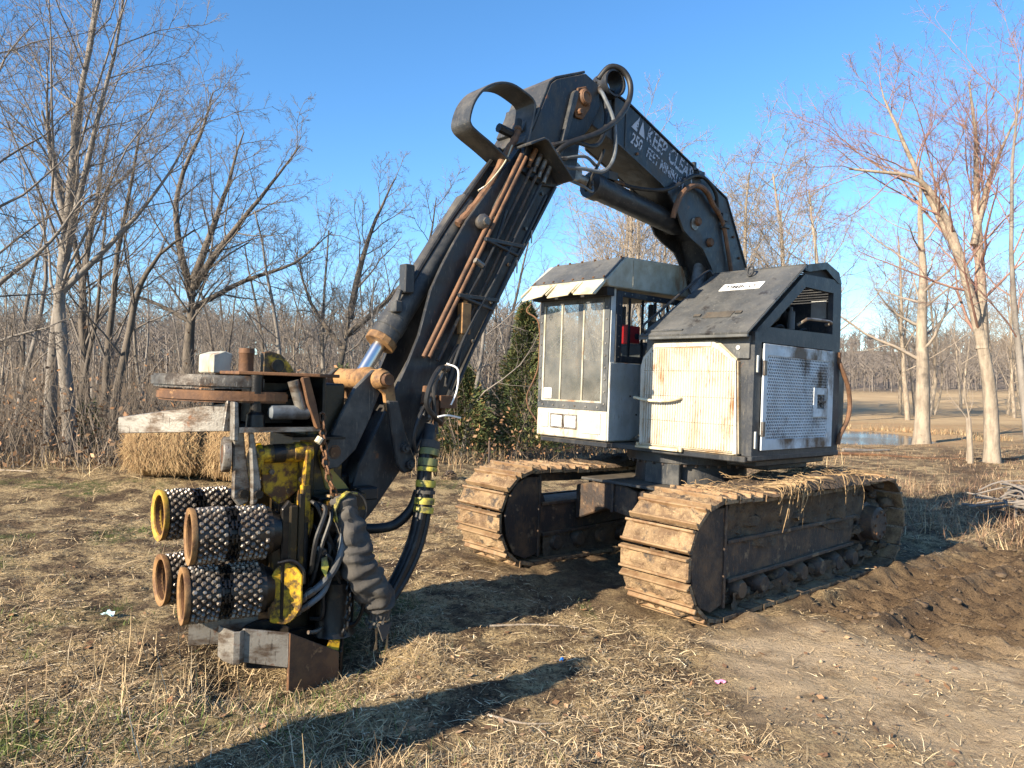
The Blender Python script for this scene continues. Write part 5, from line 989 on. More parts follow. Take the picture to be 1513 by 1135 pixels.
part('bulkhead_fittings', join(*[rod((-1.64+.06*i, 1.21, 1.48-.03*i), (-1.65+.06*i, 1.20, 1.42-.03*i), .018, 6) for i in range(3)]), K['steel'], st)
part('hanging_chain', chain([(-1.60, 1.12, 1.40), (-1.60, 1.12, 1.2), (-1.58, 1.12, 1.02)], .05, .015, .006), K['rust'], st)
# hose bundle hanging from arm to head: black with yellow and olive tape
HB = [(-1.60, 1.16, 1.36), (-1.66, 1.12, 1.18), (-1.69, 1.10, 1.0), (-1.72, 1.08, .78), (-1.78, 1.07, .58), (-1.88, 1.06, .40), (-1.98, 1.05, .27), (-2.06, 1.05, .20)]
hb = part('hanging_hose_bundle', join(tube(HB, .048, 12), tube([(p[0]+.04, p[1]-.03, p[2]+.01*math.sin(i*2)) for i, p in enumerate(HB[2:])], .022, 8), tube([(p[0]-.02, p[1]-.045, p[2]+.01) for i, p in enumerate(HB[1:])], .018, 8)), K['rubber'], mach, smooth=True)
PB = catmull(HB, 8)
def ring_at(i, r, w, m_):
    p = PB[i]; d = (PB[i+1]-PB[i-1]).normalized(); part('tape_band', lathe(p-d*w+Vector((.012, -.012, 0)), p+d*w+Vector((.012, -.012, 0)), [(0, r), (.5, r*1.03), (1, r)], 14), K[m_], hb, smooth=True)
for i, w, m_ in ((6, .026, 'sleeve'), (8, .022, 'olive'), (11, .025, 'olive'), (13, .014, 'ytape'), (17, .022, 'ytape'), (19, .012, 'sleeve'), (21, .022, 'ytape'), (23, .02, 'ytape')): ring_at(i, .066, w, m_)
part('short_hose', tube([(-1.70, 1.14, .92), (-1.74, 1.16, .80), (-1.84, 1.2, .70), (-1.98, 1.25, .68), (-2.1, 1.3, .70)], .034, 10), K['rubber'], hb, smooth=True)
for i in range(6): part('arm_bolt', rod((-.52-.16*i, BN, 3.16-.30*i), (-.52-.16*i, BN-.016, 3.16-.30*i), .014, 6), K['dsteel'], st)
part('tie_wire', tube([(-.86, 1.28, 3.46), (-.95, 1.26, 3.30), (-1.10, 1.25, 3.12), (-1.18, 1.27, 3.05)], .006, 5), K['cream'], st, smooth=True)
for k, p in enumerate(([(-.60, 1.24, 3.20), (-.86, 1.22, 2.74), (-1.05, 1.215, 2.40), (-1.30, 1.215, 1.98), (-1.46, 1.2, 1.62)], [(-.52, 1.25, 3.14), (-.80, 1.23, 2.66), (-1.02, 1.225, 2.26), (-1.20, 1.225, 1.92), (-1.40, 1.2, 1.55)])): part('rubber_line', tube(p, .013, 7), K['rubber'], st, smooth=True)
for p, r in (([(-.52, 1.22, 3.42), (-.40, 1.16, 3.55)], .025), ([(-.58, 1.22, 3.50), (-.35, 1.15, 3.58)], .018), ([(.52, 1.45, 3.50), (.70, 1.38, 3.47)], .018), ([(-1.46, 1.20, 1.75), (-1.54, 1.14, 1.74)], .018), ([(-1.50, 1.20, 1.72), (-1.60, 1.14, 1.62)], .015), ([(-1.62, 1.15, 1.55), (-1.74, 1.10, 1.42)], .014)):
    a_ = Vector(p[0]); d_ = (Vector(p[1])-a_).normalized(); part('hose_fitting', lathe(a_-d_*.02, a_+d_*.085, [(0, r*1.5), (.25, r*1.5), (.27, r*1.2), (.45, r*1.2), (.47, r*1.35), (1, r*1.3)], 8), K['dsteel'], st)
# ------------------------------------------------------------------ the harvester head hanging from the arm
H0 = Vector((-2.5, 1.4, 0.0))
HM = MW @ Matrix.Translation(H0)
head = empty('harvester_head', mat=HM)
tag(head, 'oily black and yellow tree-processing head with four studded feed rollers', 'harvester head')
def hp(name, g, m_, parent=None, bevel=0, smooth=False, label=None, segs=1):
    g = ([(p[0]-H0.x, p[1]-H0.y, p[2]-H0.z) for p in g[0]], g[1])
    return part(name, g, K[m_] if isinstance(m_, str) else m_, parent if parent is not None else head, bevel, smooth, label, segs)
def vplate(path, z0s, z1s, th):
    """upright plate following a plan path [(a,b)], with bottom and top heights per point"""
    n = len(path); v = []; f = []
    for i in range(n):
        p = Vector(path[max(i-1, 0)]); q = Vector(path[min(i+1, n-1)]); t = (q-p).normalized(); nn = Vector((-t.y, t.x))*th
        a, b = path[i]; v += [(a, b, z0s[i]), (a, b, z1s[i]), (a+nn.x, b+nn.y, z1s[i]), (a+nn.x, b+nn.y, z0s[i])]
    for i in range(n-1):
        for k in range(4): f.append((i*4+k, i*4+(k+1) % 4, i*4+4+(k+1) % 4, i*4+4+k))
    f += [(3, 2, 1, 0), (n*4-4, n*4-3, n*4-2, n*4-1)]
    return v, f
def arcpath(p0, p1, bulge, n=12):
    p0 = Vector(p0); p1 = Vector(p1); d = p1-p0; nn = Vector((-d.y, d.x)); return [tuple(p0+d*(i/n)+nn*bulge*4*(i/n)*(1-i/n)) for i in range(n+1)]
# feed rollers
def roller(c, d, L, rimmat, label, seed):
    c = Vector(c); d = Vector(d).normalized(); e = c-d*L      # d points to the open rim
    r = .138; rg = random.Random(seed)
    ro = hp('feed_roller', lathe(c, e, [(0, r), (.43, r), (.44, r-.02), (.55, r-.02), (.56, r), (1, r), (1, .05)], 36, False), 'stud', smooth=True, label=label)
    hp('roller_rim', lathe(c, e, [(.10, r-.022), (0, r-.016), (-.02, r+.0), (-.02, r+.016), (0, r+.018), (.05, r+.012), (.06, r)], 36, False), rimmat, ro, smooth=True)
    hp('rim_inside', lathe(c, e, [(.02, r-.02), (.40, r-.024), (.42, .05), (.42, .0)], 30, False), 'rimin', ro, smooth=True)
    _, u, w = frame_of(d); gs = []
    rows = [(.10+.058*i) for i in range(6)]+[.60+.062*i for i in range(6)]
    for ri, t in enumerate(rows):
        for k in range(20):
            th = 2*math.pi*(k+.5*(ri % 2))/20+rg.uniform(-.02, .02); nn = u*math.cos(th)+w*math.sin(th); tt_ = u*-math.sin(th)+w*math.cos(th)
            if rg.random() < .035: continue
            p = c-d*L*(t+rg.uniform(-.006, .006))+nn*(r-.004-rg.uniform(0, .005)); b_ = []; sc_ = rg.uniform(.82, 1.12)
            for rr, hh in ((.0175, 0), (.0150, .014), (.0085, .024)):
                for q in range(6):
                    a = q*math.pi/3; b_.append(tuple(p+nn*hh+(d*math.cos(a)+tt_*math.sin(a))*rr*sc_))
            f = []
            for s in range(2):
                for q in range(6): f.append((s*6+q, s*6+(q+1) % 6, s*6+6+(q+1) % 6, s*6+6+q))
            f.append((12, 13, 14, 15, 16, 17)); gs.append((b_, f))
    so_ = hp('studs', join(*gs), 'studtip', ro, smooth=True); so_['kind'] = 'stuff'
    gs = []
    for k in range(24):
        th = 2*math.pi*k/24; nn = u*math.cos(th)+w*math.sin(th); tt_ = u*-math.sin(th)+w*math.cos(th); m = Matrix((d, tt_, nn)).transposed().to_4x4()
        m.translation = c-d*L*.495+nn*(r-.002)
        if k % 2: gs += [xf(box(-.028, -.018, -.022, .022, -.012, .014), m), xf(box(.018, .028, -.022, .022, -.012, .014), m)]
        else: gs += [xf(box(-.015, -.006, -.022, .022, -.012, .012), m), xf(box(.006, .015, -.022, .022, -.012, .012), m), xf(box(-.024, .024, -.005, .005, -.004, .006), m)]
    hp('drive_chain', join(*gs), 'oil', ro)
    hp('roller_end', lathe(e, e-d*.05, [(0, r-.005), (1, r-.03)], 24), 'oil', ro, smooth=True)
    return ro
roller((-3.15, 1.195, .765), (-.985, .172, 0), .42, 'rim', 'upper feed roller with rusty rim on the hose side', 1)
roller((-3.14, 1.775, .790), (-.9995, .031, 0), .42, 'yrim', 'upper feed roller with yellow rim', 2)
roller((-3.17, 1.215, .440), (-.985, .172, 0), .42, 'rim', 'lower feed roller on the hose side', 3)
roller((-3.12, 1.765, .400), (-.9995, .031, 0), .42, 'rim', 'lower feed roller below the yellow-rimmed one', 4)
# roller carriers and body
fr = hp('head_frame', join(box(-2.44, -2.18, 1.30, 1.62, .10, 1.62), box(-2.66, -2.42, 1.22, 1.28, .12, .98), box(-2.66, -2.42, 1.66, 1.72, .12, .98), box(-2.5, -2.40, 1.24, 1.70, .2, 1.3), box(-2.66, -2.60, 1.02, 1.28, .30, .92), box(-2.66, -2.60, 1.68, 1.92, .30, .92)), 'dyellow', bevel=.012)
for z in (.28, .55, .9): hp('frame_rib', box(-2.47, -2.14, 1.275, 1.30, z, z+.05), 'dyellow', fr, bevel=.006)
hp('carrier_plate', prism([(-2.69, .27), (-2.61, .25), (-2.58, .5), (-2.58, .85), (-2.66, .95), (-2.70, .9)], 1.03, 1.06), 'oil', fr, bevel=.006)
hp('yellow_post', box(-2.60, -2.565, 1.02, 1.05, .30, .98), 'dyellow', fr, bevel=.005)
hp('feed_motor', lathe((-2.45, 1.12, .52), (-2.28, 1.12, .52), [(0, .10), (.6, .10), (.65, .08), (1, .08)], 18), 'oil', fr, smooth=True)
hp('feed_motor', lathe((-2.45, 1.12, .78), (-2.30, 1.12, .78), [(0, .09), (.6, .09), (.65, .07), (1, .07)], 18), 'oil', fr, smooth=True)
hp('saw_motor', lathe((-2.30, 1.12, .10), (-2.30, 1.12, .50), [(0, .13), (.1, .115), (.8, .115), (.85, .09), (1, .09)], 20), 'oil', fr, smooth=True)
hp('motor_ring', torus((-2.24, 1.02, .36), (.35, -.25, 0), (0, 0, 1), .075, .20, .017, 26, 7), 'oil', fr, smooth=True)
hp('valve_bank', join(*[box(-2.42, -2.26, 1.14, 1.26, .62+.08*i, .685+.08*i) for i in range(4)]+[rod((-2.36, 1.15, .65+.08*i), (-2.36, 1.08, .65+.08*i), .02, 8) for i in range(4)]), 'oil', fr, bevel=.006)
hp('yellow_tab', prism([(-2.56, .86), (-2.47, .88), (-2.47, .78), (-2.49, .70), (-2.52, .80), (-2.55, .82)], 1.10, 1.13), 'yellow', fr, bevel=.004)
hp('yellow_stripe', prism([(-2.475, .66), (-2.455, .67), (-2.450, .60), (-2.463, .55)], 1.095, 1.105), 'yellow', fr)
hp('small_cylinder', join(rod((-2.53, 1.10, .52), (-2.53, 1.10, .80), .026, 10), rod((-2.53, 1.10, .80), (-2.53, 1.10, .88), .014, 8)), 'rubber', fr, smooth=True)
def hps(name, g, *a, **k): return hp(name, ([(p[0]-.05, p[1]-.02, p[2]) for p in g[0]], g[1]), *a, **k)
# yellow clevis bracket
yb = hps('yellow_bracket', join(prism([(1.13, 1.23), (1.20, 1.27), (1.30, 1.21), (1.38, 1.10), (1.40, .80), (1.32, .72), (1.28, .80), (1.24, 1.0), (1.15, 1.12)], -2.76, -2.725, 'a'), prism([(1.08, 1.22), (1.15, 1.27), (1.24, 1.22), (1.26, 1.08), (1.22, .9), (1.20, .70), (1.13, .66), (1.12, .9), (1.09, 1.1)], -2.50, -2.465, 'a')), 'yellow', bevel=.006)
hps('bracket_web', prism([(-2.73, 1.16), (-2.49, 1.16), (-2.49, .98), (-2.60, .90), (-2.70, .98)], 1.19, 1.215), mat('rust_speckled_yellow', (.42, .25, .012), (.10, .045, .018), 16, .44, .56, .6, bump=.2), yb, bevel=.004)
hps('cross_tube', lathe((-2.76, 1.19, 1.20), (-2.44, 1.14, 1.215), [(0, .052), (.3, .052), (.31, .044), (.42, .044), (.43, .052), (.66, .052), (.67, .058), (.9, .058), (1, .05)], 16), 'yellow', yb, smooth=True)
hps('tube_sleeve', lathe((-2.665, 1.175, 1.2045), (-2.60, 1.165, 1.207), [(0, .055), (1, .055)], 16), 'oil', yb, smooth=True)
hps('pin_cap', lathe((-2.785, 1.195, 1.195), (-2.755, 1.19, 1.20), [(0, .034), (1, .04)], 14), 'steel', yb, smooth=True)
hps('bracket_leg', prism([(-2.51, 1.02), (-2.455, 1.02), (-2.445, .78), (-2.47, .68), (-2.50, .70)], 1.10, 1.14), 'yellow', yb, bevel=.006)
# grey arms with disc, left of the bracket
ga = hp('grey_arm', join(prism([(-2.94, 1.34), (-2.88, 1.34), (-2.855, 1.15), (-2.83, 1.02), (-2.84, .93), (-2.89, .91), (-2.93, .96), (-2.93, 1.1)], 1.17, 1.205), prism([(-2.87, 1.34), (-2.845, 1.33), (-2.815, 1.16), (-2.79, 1.02), (-2.815, .93), (-2.845, .92), (-2.85, 1.1)], 1.11, 1.145)), 'steel', bevel=.008)
hp('arm_bolt', join(rod((-2.88, 1.165, .985), (-2.88, 1.13, .985), .026, 10), rod((-2.815, 1.11, .985), (-2.815, 1.08, .985), .024, 10)), 'oil', ga, smooth=True)
hp('grey_disc', lathe((-2.97, 1.25, 1.20), (-2.93, 1.24, 1.20), [(0, .055), (0, .095), (.2, .10), (1, .10), (1, 0)], 26, False), 'steel', smooth=True)
hp('disc_face', lathe((-2.966, 1.25, 1.20), (-2.94, 1.245, 1.20), [(0, .0), (0, .06), (1, .085)], 20, False), 'rust', smooth=True)
hp('yellow_link', prism([(1.18, 1.06), (1.36, 1.06), (1.36, .96), (1.26, .90), (1.18, .98)], -2.845, -2.815, 'a'), 'yellow', bevel=.005)
# upper box with cylinders
ub = hp('upper_box', join(prism([(-2.93, 1.10), (-2.47, 1.06), (-2.40, 1.75), (-2.84, 1.80)], 1.335, 1.355, 'z'), box(-2.44, -2.42, 1.10, 1.76, 1.355, 1.655), box(-2.86, -2.44, 1.72, 1.75, 1.355, 1.655)), 'oil', bevel=.003)
hp('bright_edge', vplate([(-2.935, 1.10), (-2.47, 1.058)], [1.332, 1.338], [1.362, 1.362], .006), 'steel', ub)
hp('corner_post', prism([(-2.965, 1.29), (-2.935, 1.28), (-2.935, 1.37), (-2.945, 1.50), (-2.97, 1.505)], 1.10, 1.16), 'steel', ub, bevel=.005)
hp('top_plate', prism([(-2.92, 1.18), (-2.50, 1.02), (-2.33, 1.10), (-2.30, 1.80), (-2.80, 1.88)], 1.655, 1.675, 'z'), 'rust', ub, bevel=.004)
hp('brown_strut', prism([(-2.60, 1.65), (-2.555, 1.66), (-2.505, 1.50), (-2.47, 1.36), (-2.495, 1.35), (-2.56, 1.50)], 1.045, 1.085), 'rust', ub, bevel=.005)
hp('pipe_strut', rod((-2.63, 1.10, 1.63), (-2.56, 1.10, 1.43), .033, 10), 'steel', ub, smooth=True)
hp('knife_cylinder', lathe((-2.755, 1.13, 1.445), (-2.52, 1.10, 1.445), [(0, .025), (.05, .042), (.95, .042), (1, .03)], 14), 'greyhose', ub, smooth=True)
hp('knife_pivot', join(lathe((-2.82, 1.16, 1.355), (-2.82, 1.16, 1.655), [(0, .055), (.25, .05), (.3, .035), (1, .035)], 14)), 'oil', ub, smooth=True)
hp('inner_clutter', join(box(-2.74, -2.5, 1.35, 1.6, 1.36, 1.62), rod((-2.88, 1.3, 1.36), (-2.88, 1.3, 1.65), .03, 10), rod((-2.7, 1.2, 1.52), (-2.5, 1.3, 1.56), .03, 10)), 'oil', ub, bevel=.01)
# delimbing knives: curved blades
n_ = 13
def crescent(c, ro, ri, t0, t1, z0, z1, n=26, taper=True):
    out = []; inn = []
    for i in range(n+1):
        t = t0+(t1-t0)*i/n; k = i/n; w = (ro-ri)*(1-.35*k*k) if taper else ro-ri
        out.append((c[0]+ro*math.cos(t), c[1]+ro*math.sin(t))); inn.append((c[0]+(ro-w)*math.cos(t), c[1]+(ro-w)*math.sin(t)))
    return prism(out+inn[::-1], z0, z1, 'z')
hp('curved_knife', crescent((-2.79, 1.60), .455, .27, R(-88), R(-232), 1.572, 1.648), 'dsteel', bevel=.014, segs=2, label='grey upper curved delimbing knife')
hp('curved_knife', crescent((-2.74, 1.585), .475, .30, R(-78), R(-226), 1.495, 1.560), 'rust', bevel=.012, segs=2, label='rusty lower curved delimbing knife')
p = arcpath((-2.94, 1.22), (-3.36, 1.80), .05); hp('straight_blade', vplate(p, [1.335-.004*i for i in range(n_)], [1.495-.0095*i for i in range(n_)], .022), 'steel', bevel=.004, label='long grey straight blade pointing forward')
hp('blade_holder', prism([(-3.0, 1.335), (-2.94, 1.335), (-2.94, 1.50), (-2.98, 1.51)], 1.17, 1.20), 'steel', bevel=.004)
hp('holder_shim', vplate([(-2.93, 1.195), (-3.03, 1.33)], [1.335, 1.335], [1.375, 1.375], .02), 'steel')
# top pieces
hp('pale_stop_block', prism([(-2.87, 1.66), (-2.76, 1.66), (-2.75, 1.785), (-2.80, 1.80), (-2.87, 1.775)], 1.72, 1.98), 'roof', bevel=.006)
hp('top_pin', lathe((-2.71, 1.60, 1.67), (-2.71, 1.60, 1.82), [(0, .045), (.75, .045), (.8, .05), (1, .045)], 14), 'rust', smooth=True)
hp('yellow_ear', prism([(-2.62, 1.67), (-2.40, 1.67), (-2.44, 1.73), (-2.50, 1.79), (-2.58, 1.81), (-2.62, 1.80)], 1.55, 1.60), 'yellow', bevel=.006)
hp('ear_boss', rod((-2.53, 1.53, 1.72), (-2.53, 1.62, 1.72), .04, 12), 'oil', smooth=True)
# rotator and hanging bracket
hb_ = hp('hanger_bracket', join(prism([(-2.34, 1.10), (-2.36, 1.18), (-2.33, 1.25), (-2.26, 1.27), (-2.20, 1.23), (-2.19, 1.15), (-2.25, 1.07), (-2.16, .98), (-2.10, .90), (-2.18, .88), (-2.30, .96)], 1.29, 1.32), prism([(-2.34, 1.10), (-2.36, 1.18), (-2.33, 1.25), (-2.26, 1.27), (-2.20, 1.23), (-2.19, 1.15), (-2.25, 1.07), (-2.16, .98), (-2.10, .90), (-2.18, .88), (-2.30, .96)], 1.62, 1.65)), mat('muddy_ochre_paint', (.40, .26, .06), (.12, .075, .03), 8, .46, .62, .7, bump=.2), bevel=.006)
hp('hanger_pin', join(rod((-2.27, 1.24, 1.19), (-2.27, 1.70, 1.19), .035, 12), torus((-2.27, 1.255, 1.19), (1, 0, 0), (0, 0, 1), .04, .04, .012, 12, 5)), 'rust', hb_, smooth=True)
hp('rotator', join(lathe((-2.18, 1.46, .80), (-2.18, 1.46, 1.02), [(0, .15), (.4, .15), (.45, .12), (1, .12)], 20), box(-2.42, -2.05, 1.3, 1.62, .70, .80)), 'oil', bevel=.008)
hp('ochre_block', join(lathe((-2.40, 1.10, .87), (-2.24, 1.10, .87), [(0, .05), (.3, .055), (.7, .045), (1, .05)], 12), box(-2.30, -2.12, 1.10, 1.28, .84, .94)), 'dyellow', smooth=True)
hp('wooden_bar', box(-2.40, -2.20, 1.05, 1.10, .94, .955), 'root', bevel=.003)
hp('flat_bar', box(-2.42, -2.24, 1.05, 1.09, .765, .78), 'yellow', bevel=.003)
hp('rubber_block', box(-2.12, -1.98, 1.18, 1.30, .88, .96), 'rubber', bevel=.01)
# lower shield, lower blade and saw box
ls = hp('yellow_shield', vplate(arcpath((-2.74, 1.05), (-2.60, .96), .12, 8), [.26, .25, .245, .24, .24, .25, .27, .30, .34], [.52, .56, .58, .59, .59, .585, .57, .55, .52], .016), 'yellow', bevel=.005)
hp('shield_edge', tube([(-2.72, 1.02, .60), (-2.65, .98, .61), (-2.60, .95, .56), (-2.59, .95, .48)], .010, 6), 'oil', ls, smooth=True)
t_ = 26; pth = [(-2.76-.33*i/t_, 1.17+.16*i/t_) for i in range(t_+1)]
hp('lower_blade', vplate(pth, [.13+.0*i for i in range(t_+1)], [.285-.02*(i/t_)+(.012 if i % 2 else 0) for i in range(t_+1)], .02), 'steel')
hp('blade_arm', vplate(arcpath((-2.62, 1.05), (-2.90, 1.12), -.12, 8), [.16]*9, [.22+.012*i*(8-i)/4 for i in range(9)], .03), 'oil', bevel=.004)
sb = hp('saw_box', vplate([(-2.90, 1.05), (-2.89, 1.035), (-2.69, .925), (-2.685, .92)], [.07, .07, .03, .03], [.255, .255, .225, .225], .018), 'steel', bevel=.004)
hp('curled_lip', vplate([(-2.895, 1.05), (-2.92, 1.035), (-2.94, 1.045), (-2.975, 1.09), (-2.985, 1.14)], [.075, .07, .07, .085, .10], [.25, .25, .25, .265, .27], .014), 'steel', sb, bevel=.003)
hp('box_side', ([(-2.683, .915, -.20), (-2.683, .915, .225), (-2.35, .955, .04), (-2.345, .955, -.20), (-2.683, .94, -.20), (-2.683, .94, .225), (-2.35, .98, .04), (-2.345, .98, -.20)], [(0, 1, 2, 3), (7, 6, 5, 4), (0, 4, 5, 1), (1, 5, 6, 2), (2, 6, 7, 3), (3, 7, 4, 0)]), 'rust', sb, bevel=.004)
hp('box_end', ([(-2.345, .957, -.20), (-2.345, .957, .04), (-2.24, 1.14, .14), (-2.24, 1.14, -.15), (-2.325, .957, -.20), (-2.325, .957, .04), (-2.22, 1.14, .14), (-2.22, 1.14, -.15)], [(0, 1, 2, 3), (7, 6, 5, 4), (0, 4, 5, 1), (1, 5, 6, 2), (2, 6, 7, 3), (3, 7, 4, 0)]), 'oil', sb, bevel=.004)
hp('box_floor', prism([(-2.86, 1.07), (-2.69, .95), (-2.36, .98), (-2.25, 1.15), (-2.3, 1.6), (-2.75, 1.6)], .02, .05, 'z'), 'oil', sb)
hp('box_rim', tube([(-2.52, 1.02, .17), (-2.46, 1.04, .16), (-2.36, 1.10, .16), (-2.28, 1.14, .15)], .012, 6), 'steel', sb, smooth=True)
hp('yellow_skirt', ([(-2.42, .985, .07), (-2.35, .965, .045), (-2.29, 1.05, .12), (-2.33, 1.08, .13)], [(0, 1, 2, 3)]), 'yellow', sb)
hp('blue_guard', prism([(-2.34, 1.13), (-2.24, 1.13), (-2.22, 1.30), (-2.34, 1.30)], .14, .17, 'z'), 'greyhose', sb, bevel=.004)
hp('base_plate', box(-2.68, -2.22, 1.2, 1.75, .02, .14), 'oil', fr, bevel=.01)
# hoses, chains, sleeve
for p_, r_ in (([(-2.56, 1.02, .38), (-2.49, .99, .43)], .021), ([(-2.58, 1.04, .30), (-2.52, 1.01, .34)], .018)):
    a_ = Vector(p_[0]); d_ = (Vector(p_[1])-a_).normalized(); hp('hose_fitting', lathe(a_-d_*.02, a_+d_*.07, [(0, r_*1.5), (.3, r_*1.5), (.32, r_*1.2), (.5, r_*1.2), (.52, r_*1.3), (1, r_*1.25)], 8), 'dsteel')
hp('grey_hose', tube([(-2.56, 1.02, .38), (-2.49, .99, .43), (-2.40, .97, .52), (-2.35, .97, .64), (-2.33, .99, .76)], .021, 9), 'greyhose', smooth=True)
hp('grey_hose', tube([(-2.58, 1.04, .30), (-2.52, 1.01, .34), (-2.45, .99, .40), (-2.40, 1.0, .50)], .018, 9), 'greyhose', smooth=True)
hp('hanging_chain', chain([(-2.46, 1.06, 1.44), (-2.445, 1.06, 1.28), (-2.42, 1.05, 1.10), (-2.37, 1.05, .97), (-2.33, 1.06, .93)], .055, .019, .0075), 'rust')
hp('lower_chain', chain([(-2.28, 1.0, .62), (-2.285, .98, .42), (-2.29, .97, .25), (-2.31, .98, .12)], .05, .017, .007), 'oil')
hp('cotter_light', rod((-2.49, 1.05, 1.27), (-2.47, 1.05, 1.30), .022, 8), 'cream', smooth=True)
rg_ = random.Random(9)
SL = [(-2.30, 1.06, .90), (-2.29, 1.02, .80), (-2.26, 1.0, .68), (-2.235, .99, .56), (-2.17, .99, .44), (-2.09, 1.0, .33), (-2.03, 1.02, .25)]
PS = catmull(SL, 9); v = []; f = []; sg = 20; _, u, w = frame_of(PS[1]-PS[0])
for i, p in enumerate(PS):
    t = (PS[min(i+1, len(PS)-1)]-PS[max(i-1, 0)]).normalized(); u = (u-t*u.dot(t)).normalized(); w = t.cross(u)
    k = i/(len(PS)-1); base = .066+.034*math.sin(k*2.6)+.014*k
    for q in range(sg):
        th = 2*math.pi*q/sg; fold = .012*math.sin(i*1.05+2.6*math.sin(th*1.0+i*.22)+1.3*math.sin(2*th+i*.5))+.006*math.sin(q*2.3+i*.9)
        v.append(tuple(p+(u*math.cos(th)+w*math.sin(th))*(base+fold*(.6+.9*rg_.random())+.012*math.sin(q*.9+i*.21)*math.sin(i*.33))))
for i in range(len(PS)-1):
    for q in range(sg): f.append((i*sg+q, i*sg+(q+1) % sg, (i+1)*sg+(q+1) % sg, (i+1)*sg+q))
f.append(tuple(range(sg-1, -1, -1))); f.append(tuple(range((len(PS)-1)*sg, len(PS)*sg)))
sl = hp('canvas_sleeve', (v, f), 'sleeve', smooth=True)
sl.modifiers.new('s', 'SUBSURF').levels = 1; sl.modifiers['s'].render_levels = 1
hp('sleeve_top_band', lathe((-2.31, 1.06, .955), (-2.295, 1.05, .84), [(0, .05), (.3, .085), (.7, .08), (1, .06)], 16), 'sleeve', sl, smooth=True)
hp('sleeve_tape', strap([(-2.37, .80), (-2.385, .87), (-2.36, .93), (-2.30, .97), (-2.25, .96)], .985, 1.03, .008), 'ytape', sl)
hp('sleeve_loop', torus((-2.27, 1.0, .86), (1, -.3, 0), (0, 0, 1), .085, .11, .007, 24, 5), 'rubber', sl, smooth=True)
hp('inner_hose', tube([(-2.33, .99, .88), (-2.30, .97, .80), (-2.27, .96, .72)], .026, 8), 'rubber', sl, smooth=True)
gs = []
for i in range(16):                                            # gathered, tied end of the sleeve
    th = 2*math.pi*i/16; gs.append(tube([(-2.05+.045*math.cos(th), 1.01+.045*math.sin(th), .30), (-2.05+.055*math.cos(th), 1.01+.055*math.sin(th), .22), (-2.06+.05*math.cos(th), 1.01+.05*math.sin(th), .16), (-2.07+.07*math.cos(th), 1.01+.07*math.sin(th), .12+.05*rg_.random())], .019, 6, 4, lambda t: 1-.35*t))
hp('gathered_end', join(*gs), 'sleeve', sl, smooth=True)
hp('sleeve_flap', prism([(-2.10, .15), (-2.00, .15), (-2.03, .08), (-2.06, .045)], .94, .955), 'sleeve', sl)
hp('twine', torus((-2.055, 1.01, .165), (1, 0, 0), (0, 1, 0), .065, .065, .006, 16, 5), 'root', sl, smooth=True)
for a, b, z0, z1 in ((-2.10, .96, .13, .0), (-2.015, .97, .14, -.04)): hp('frayed_strip', ([(a-.011, b, z0), (a+.011, b, z0), (a+.015, b+.01, (z0+z1)/2), (a+.012, b, z1), (a-.012, b+.005, z1-.01), (a-.008, b-.01, (z0+z1)/2)], [(0, 1, 2, 5), (5, 2, 3, 4)]), 'root', sl)

rh = random.Random(21)
for i in range(13):                                            # hydraulic lines of the head
    a0, b0, z0 = rh.uniform(-2.52, -2.25), rh.uniform(1.02, 1.16), rh.uniform(.45, .98); a1, z1 = a0+rh.uniform(-.12, .18), z0-rh.uniform(.12, .45)
    hp('hydraulic_line', tube([(a0, b0+.06, z0), (a0+.02, b0-.03, z0-.03), ((a0+a1)/2+rh.uniform(-.05, .05), b0-rh.uniform(.02, .07), (z0+z1)/2), (a1, b0-.01, z1), (a1+rh.uniform(-.03, .03), b0+.08, z1-.04)], rh.uniform(.009, .016), 7), 'rubber', smooth=True)
    if i % 2: hp('line_fitting', rod((a0, b0+.03, z0), (a0+.012, b0-.02, z0-.018), .019, 6), 'steel' if i % 3 else 'rust')
for a, b, z in ((-2.72, 1.155, 1.10), (-2.55, 1.125, 1.05), (-2.60, 1.18, .98), (-2.47, 1.265, 1.45), (-2.35, 1.285, 1.30), (-2.35, 1.285, .45), (-2.25, 1.285, 1.10), (-2.25, 1.285, .7)): hp('bolt_head', rod((a, b, z), (a, b-.016, z), .017, 6), 'dsteel', fr)
hp('drip_tray', prism([(-2.62, 1.10), (-2.30, 1.06), (-2.28, 1.3), (-2.60, 1.3)], 1.285, 1.30, 'z'), 'oil', fr)
hp('torn_rag', ([(-2.47, .985, .60), (-2.44, .98, .61), (-2.43, .97, .55), (-2.45, .965, .49), (-2.475, .975, .54)], [(0, 1, 2, 4), (4, 2, 3)]), 'ytape', fr)
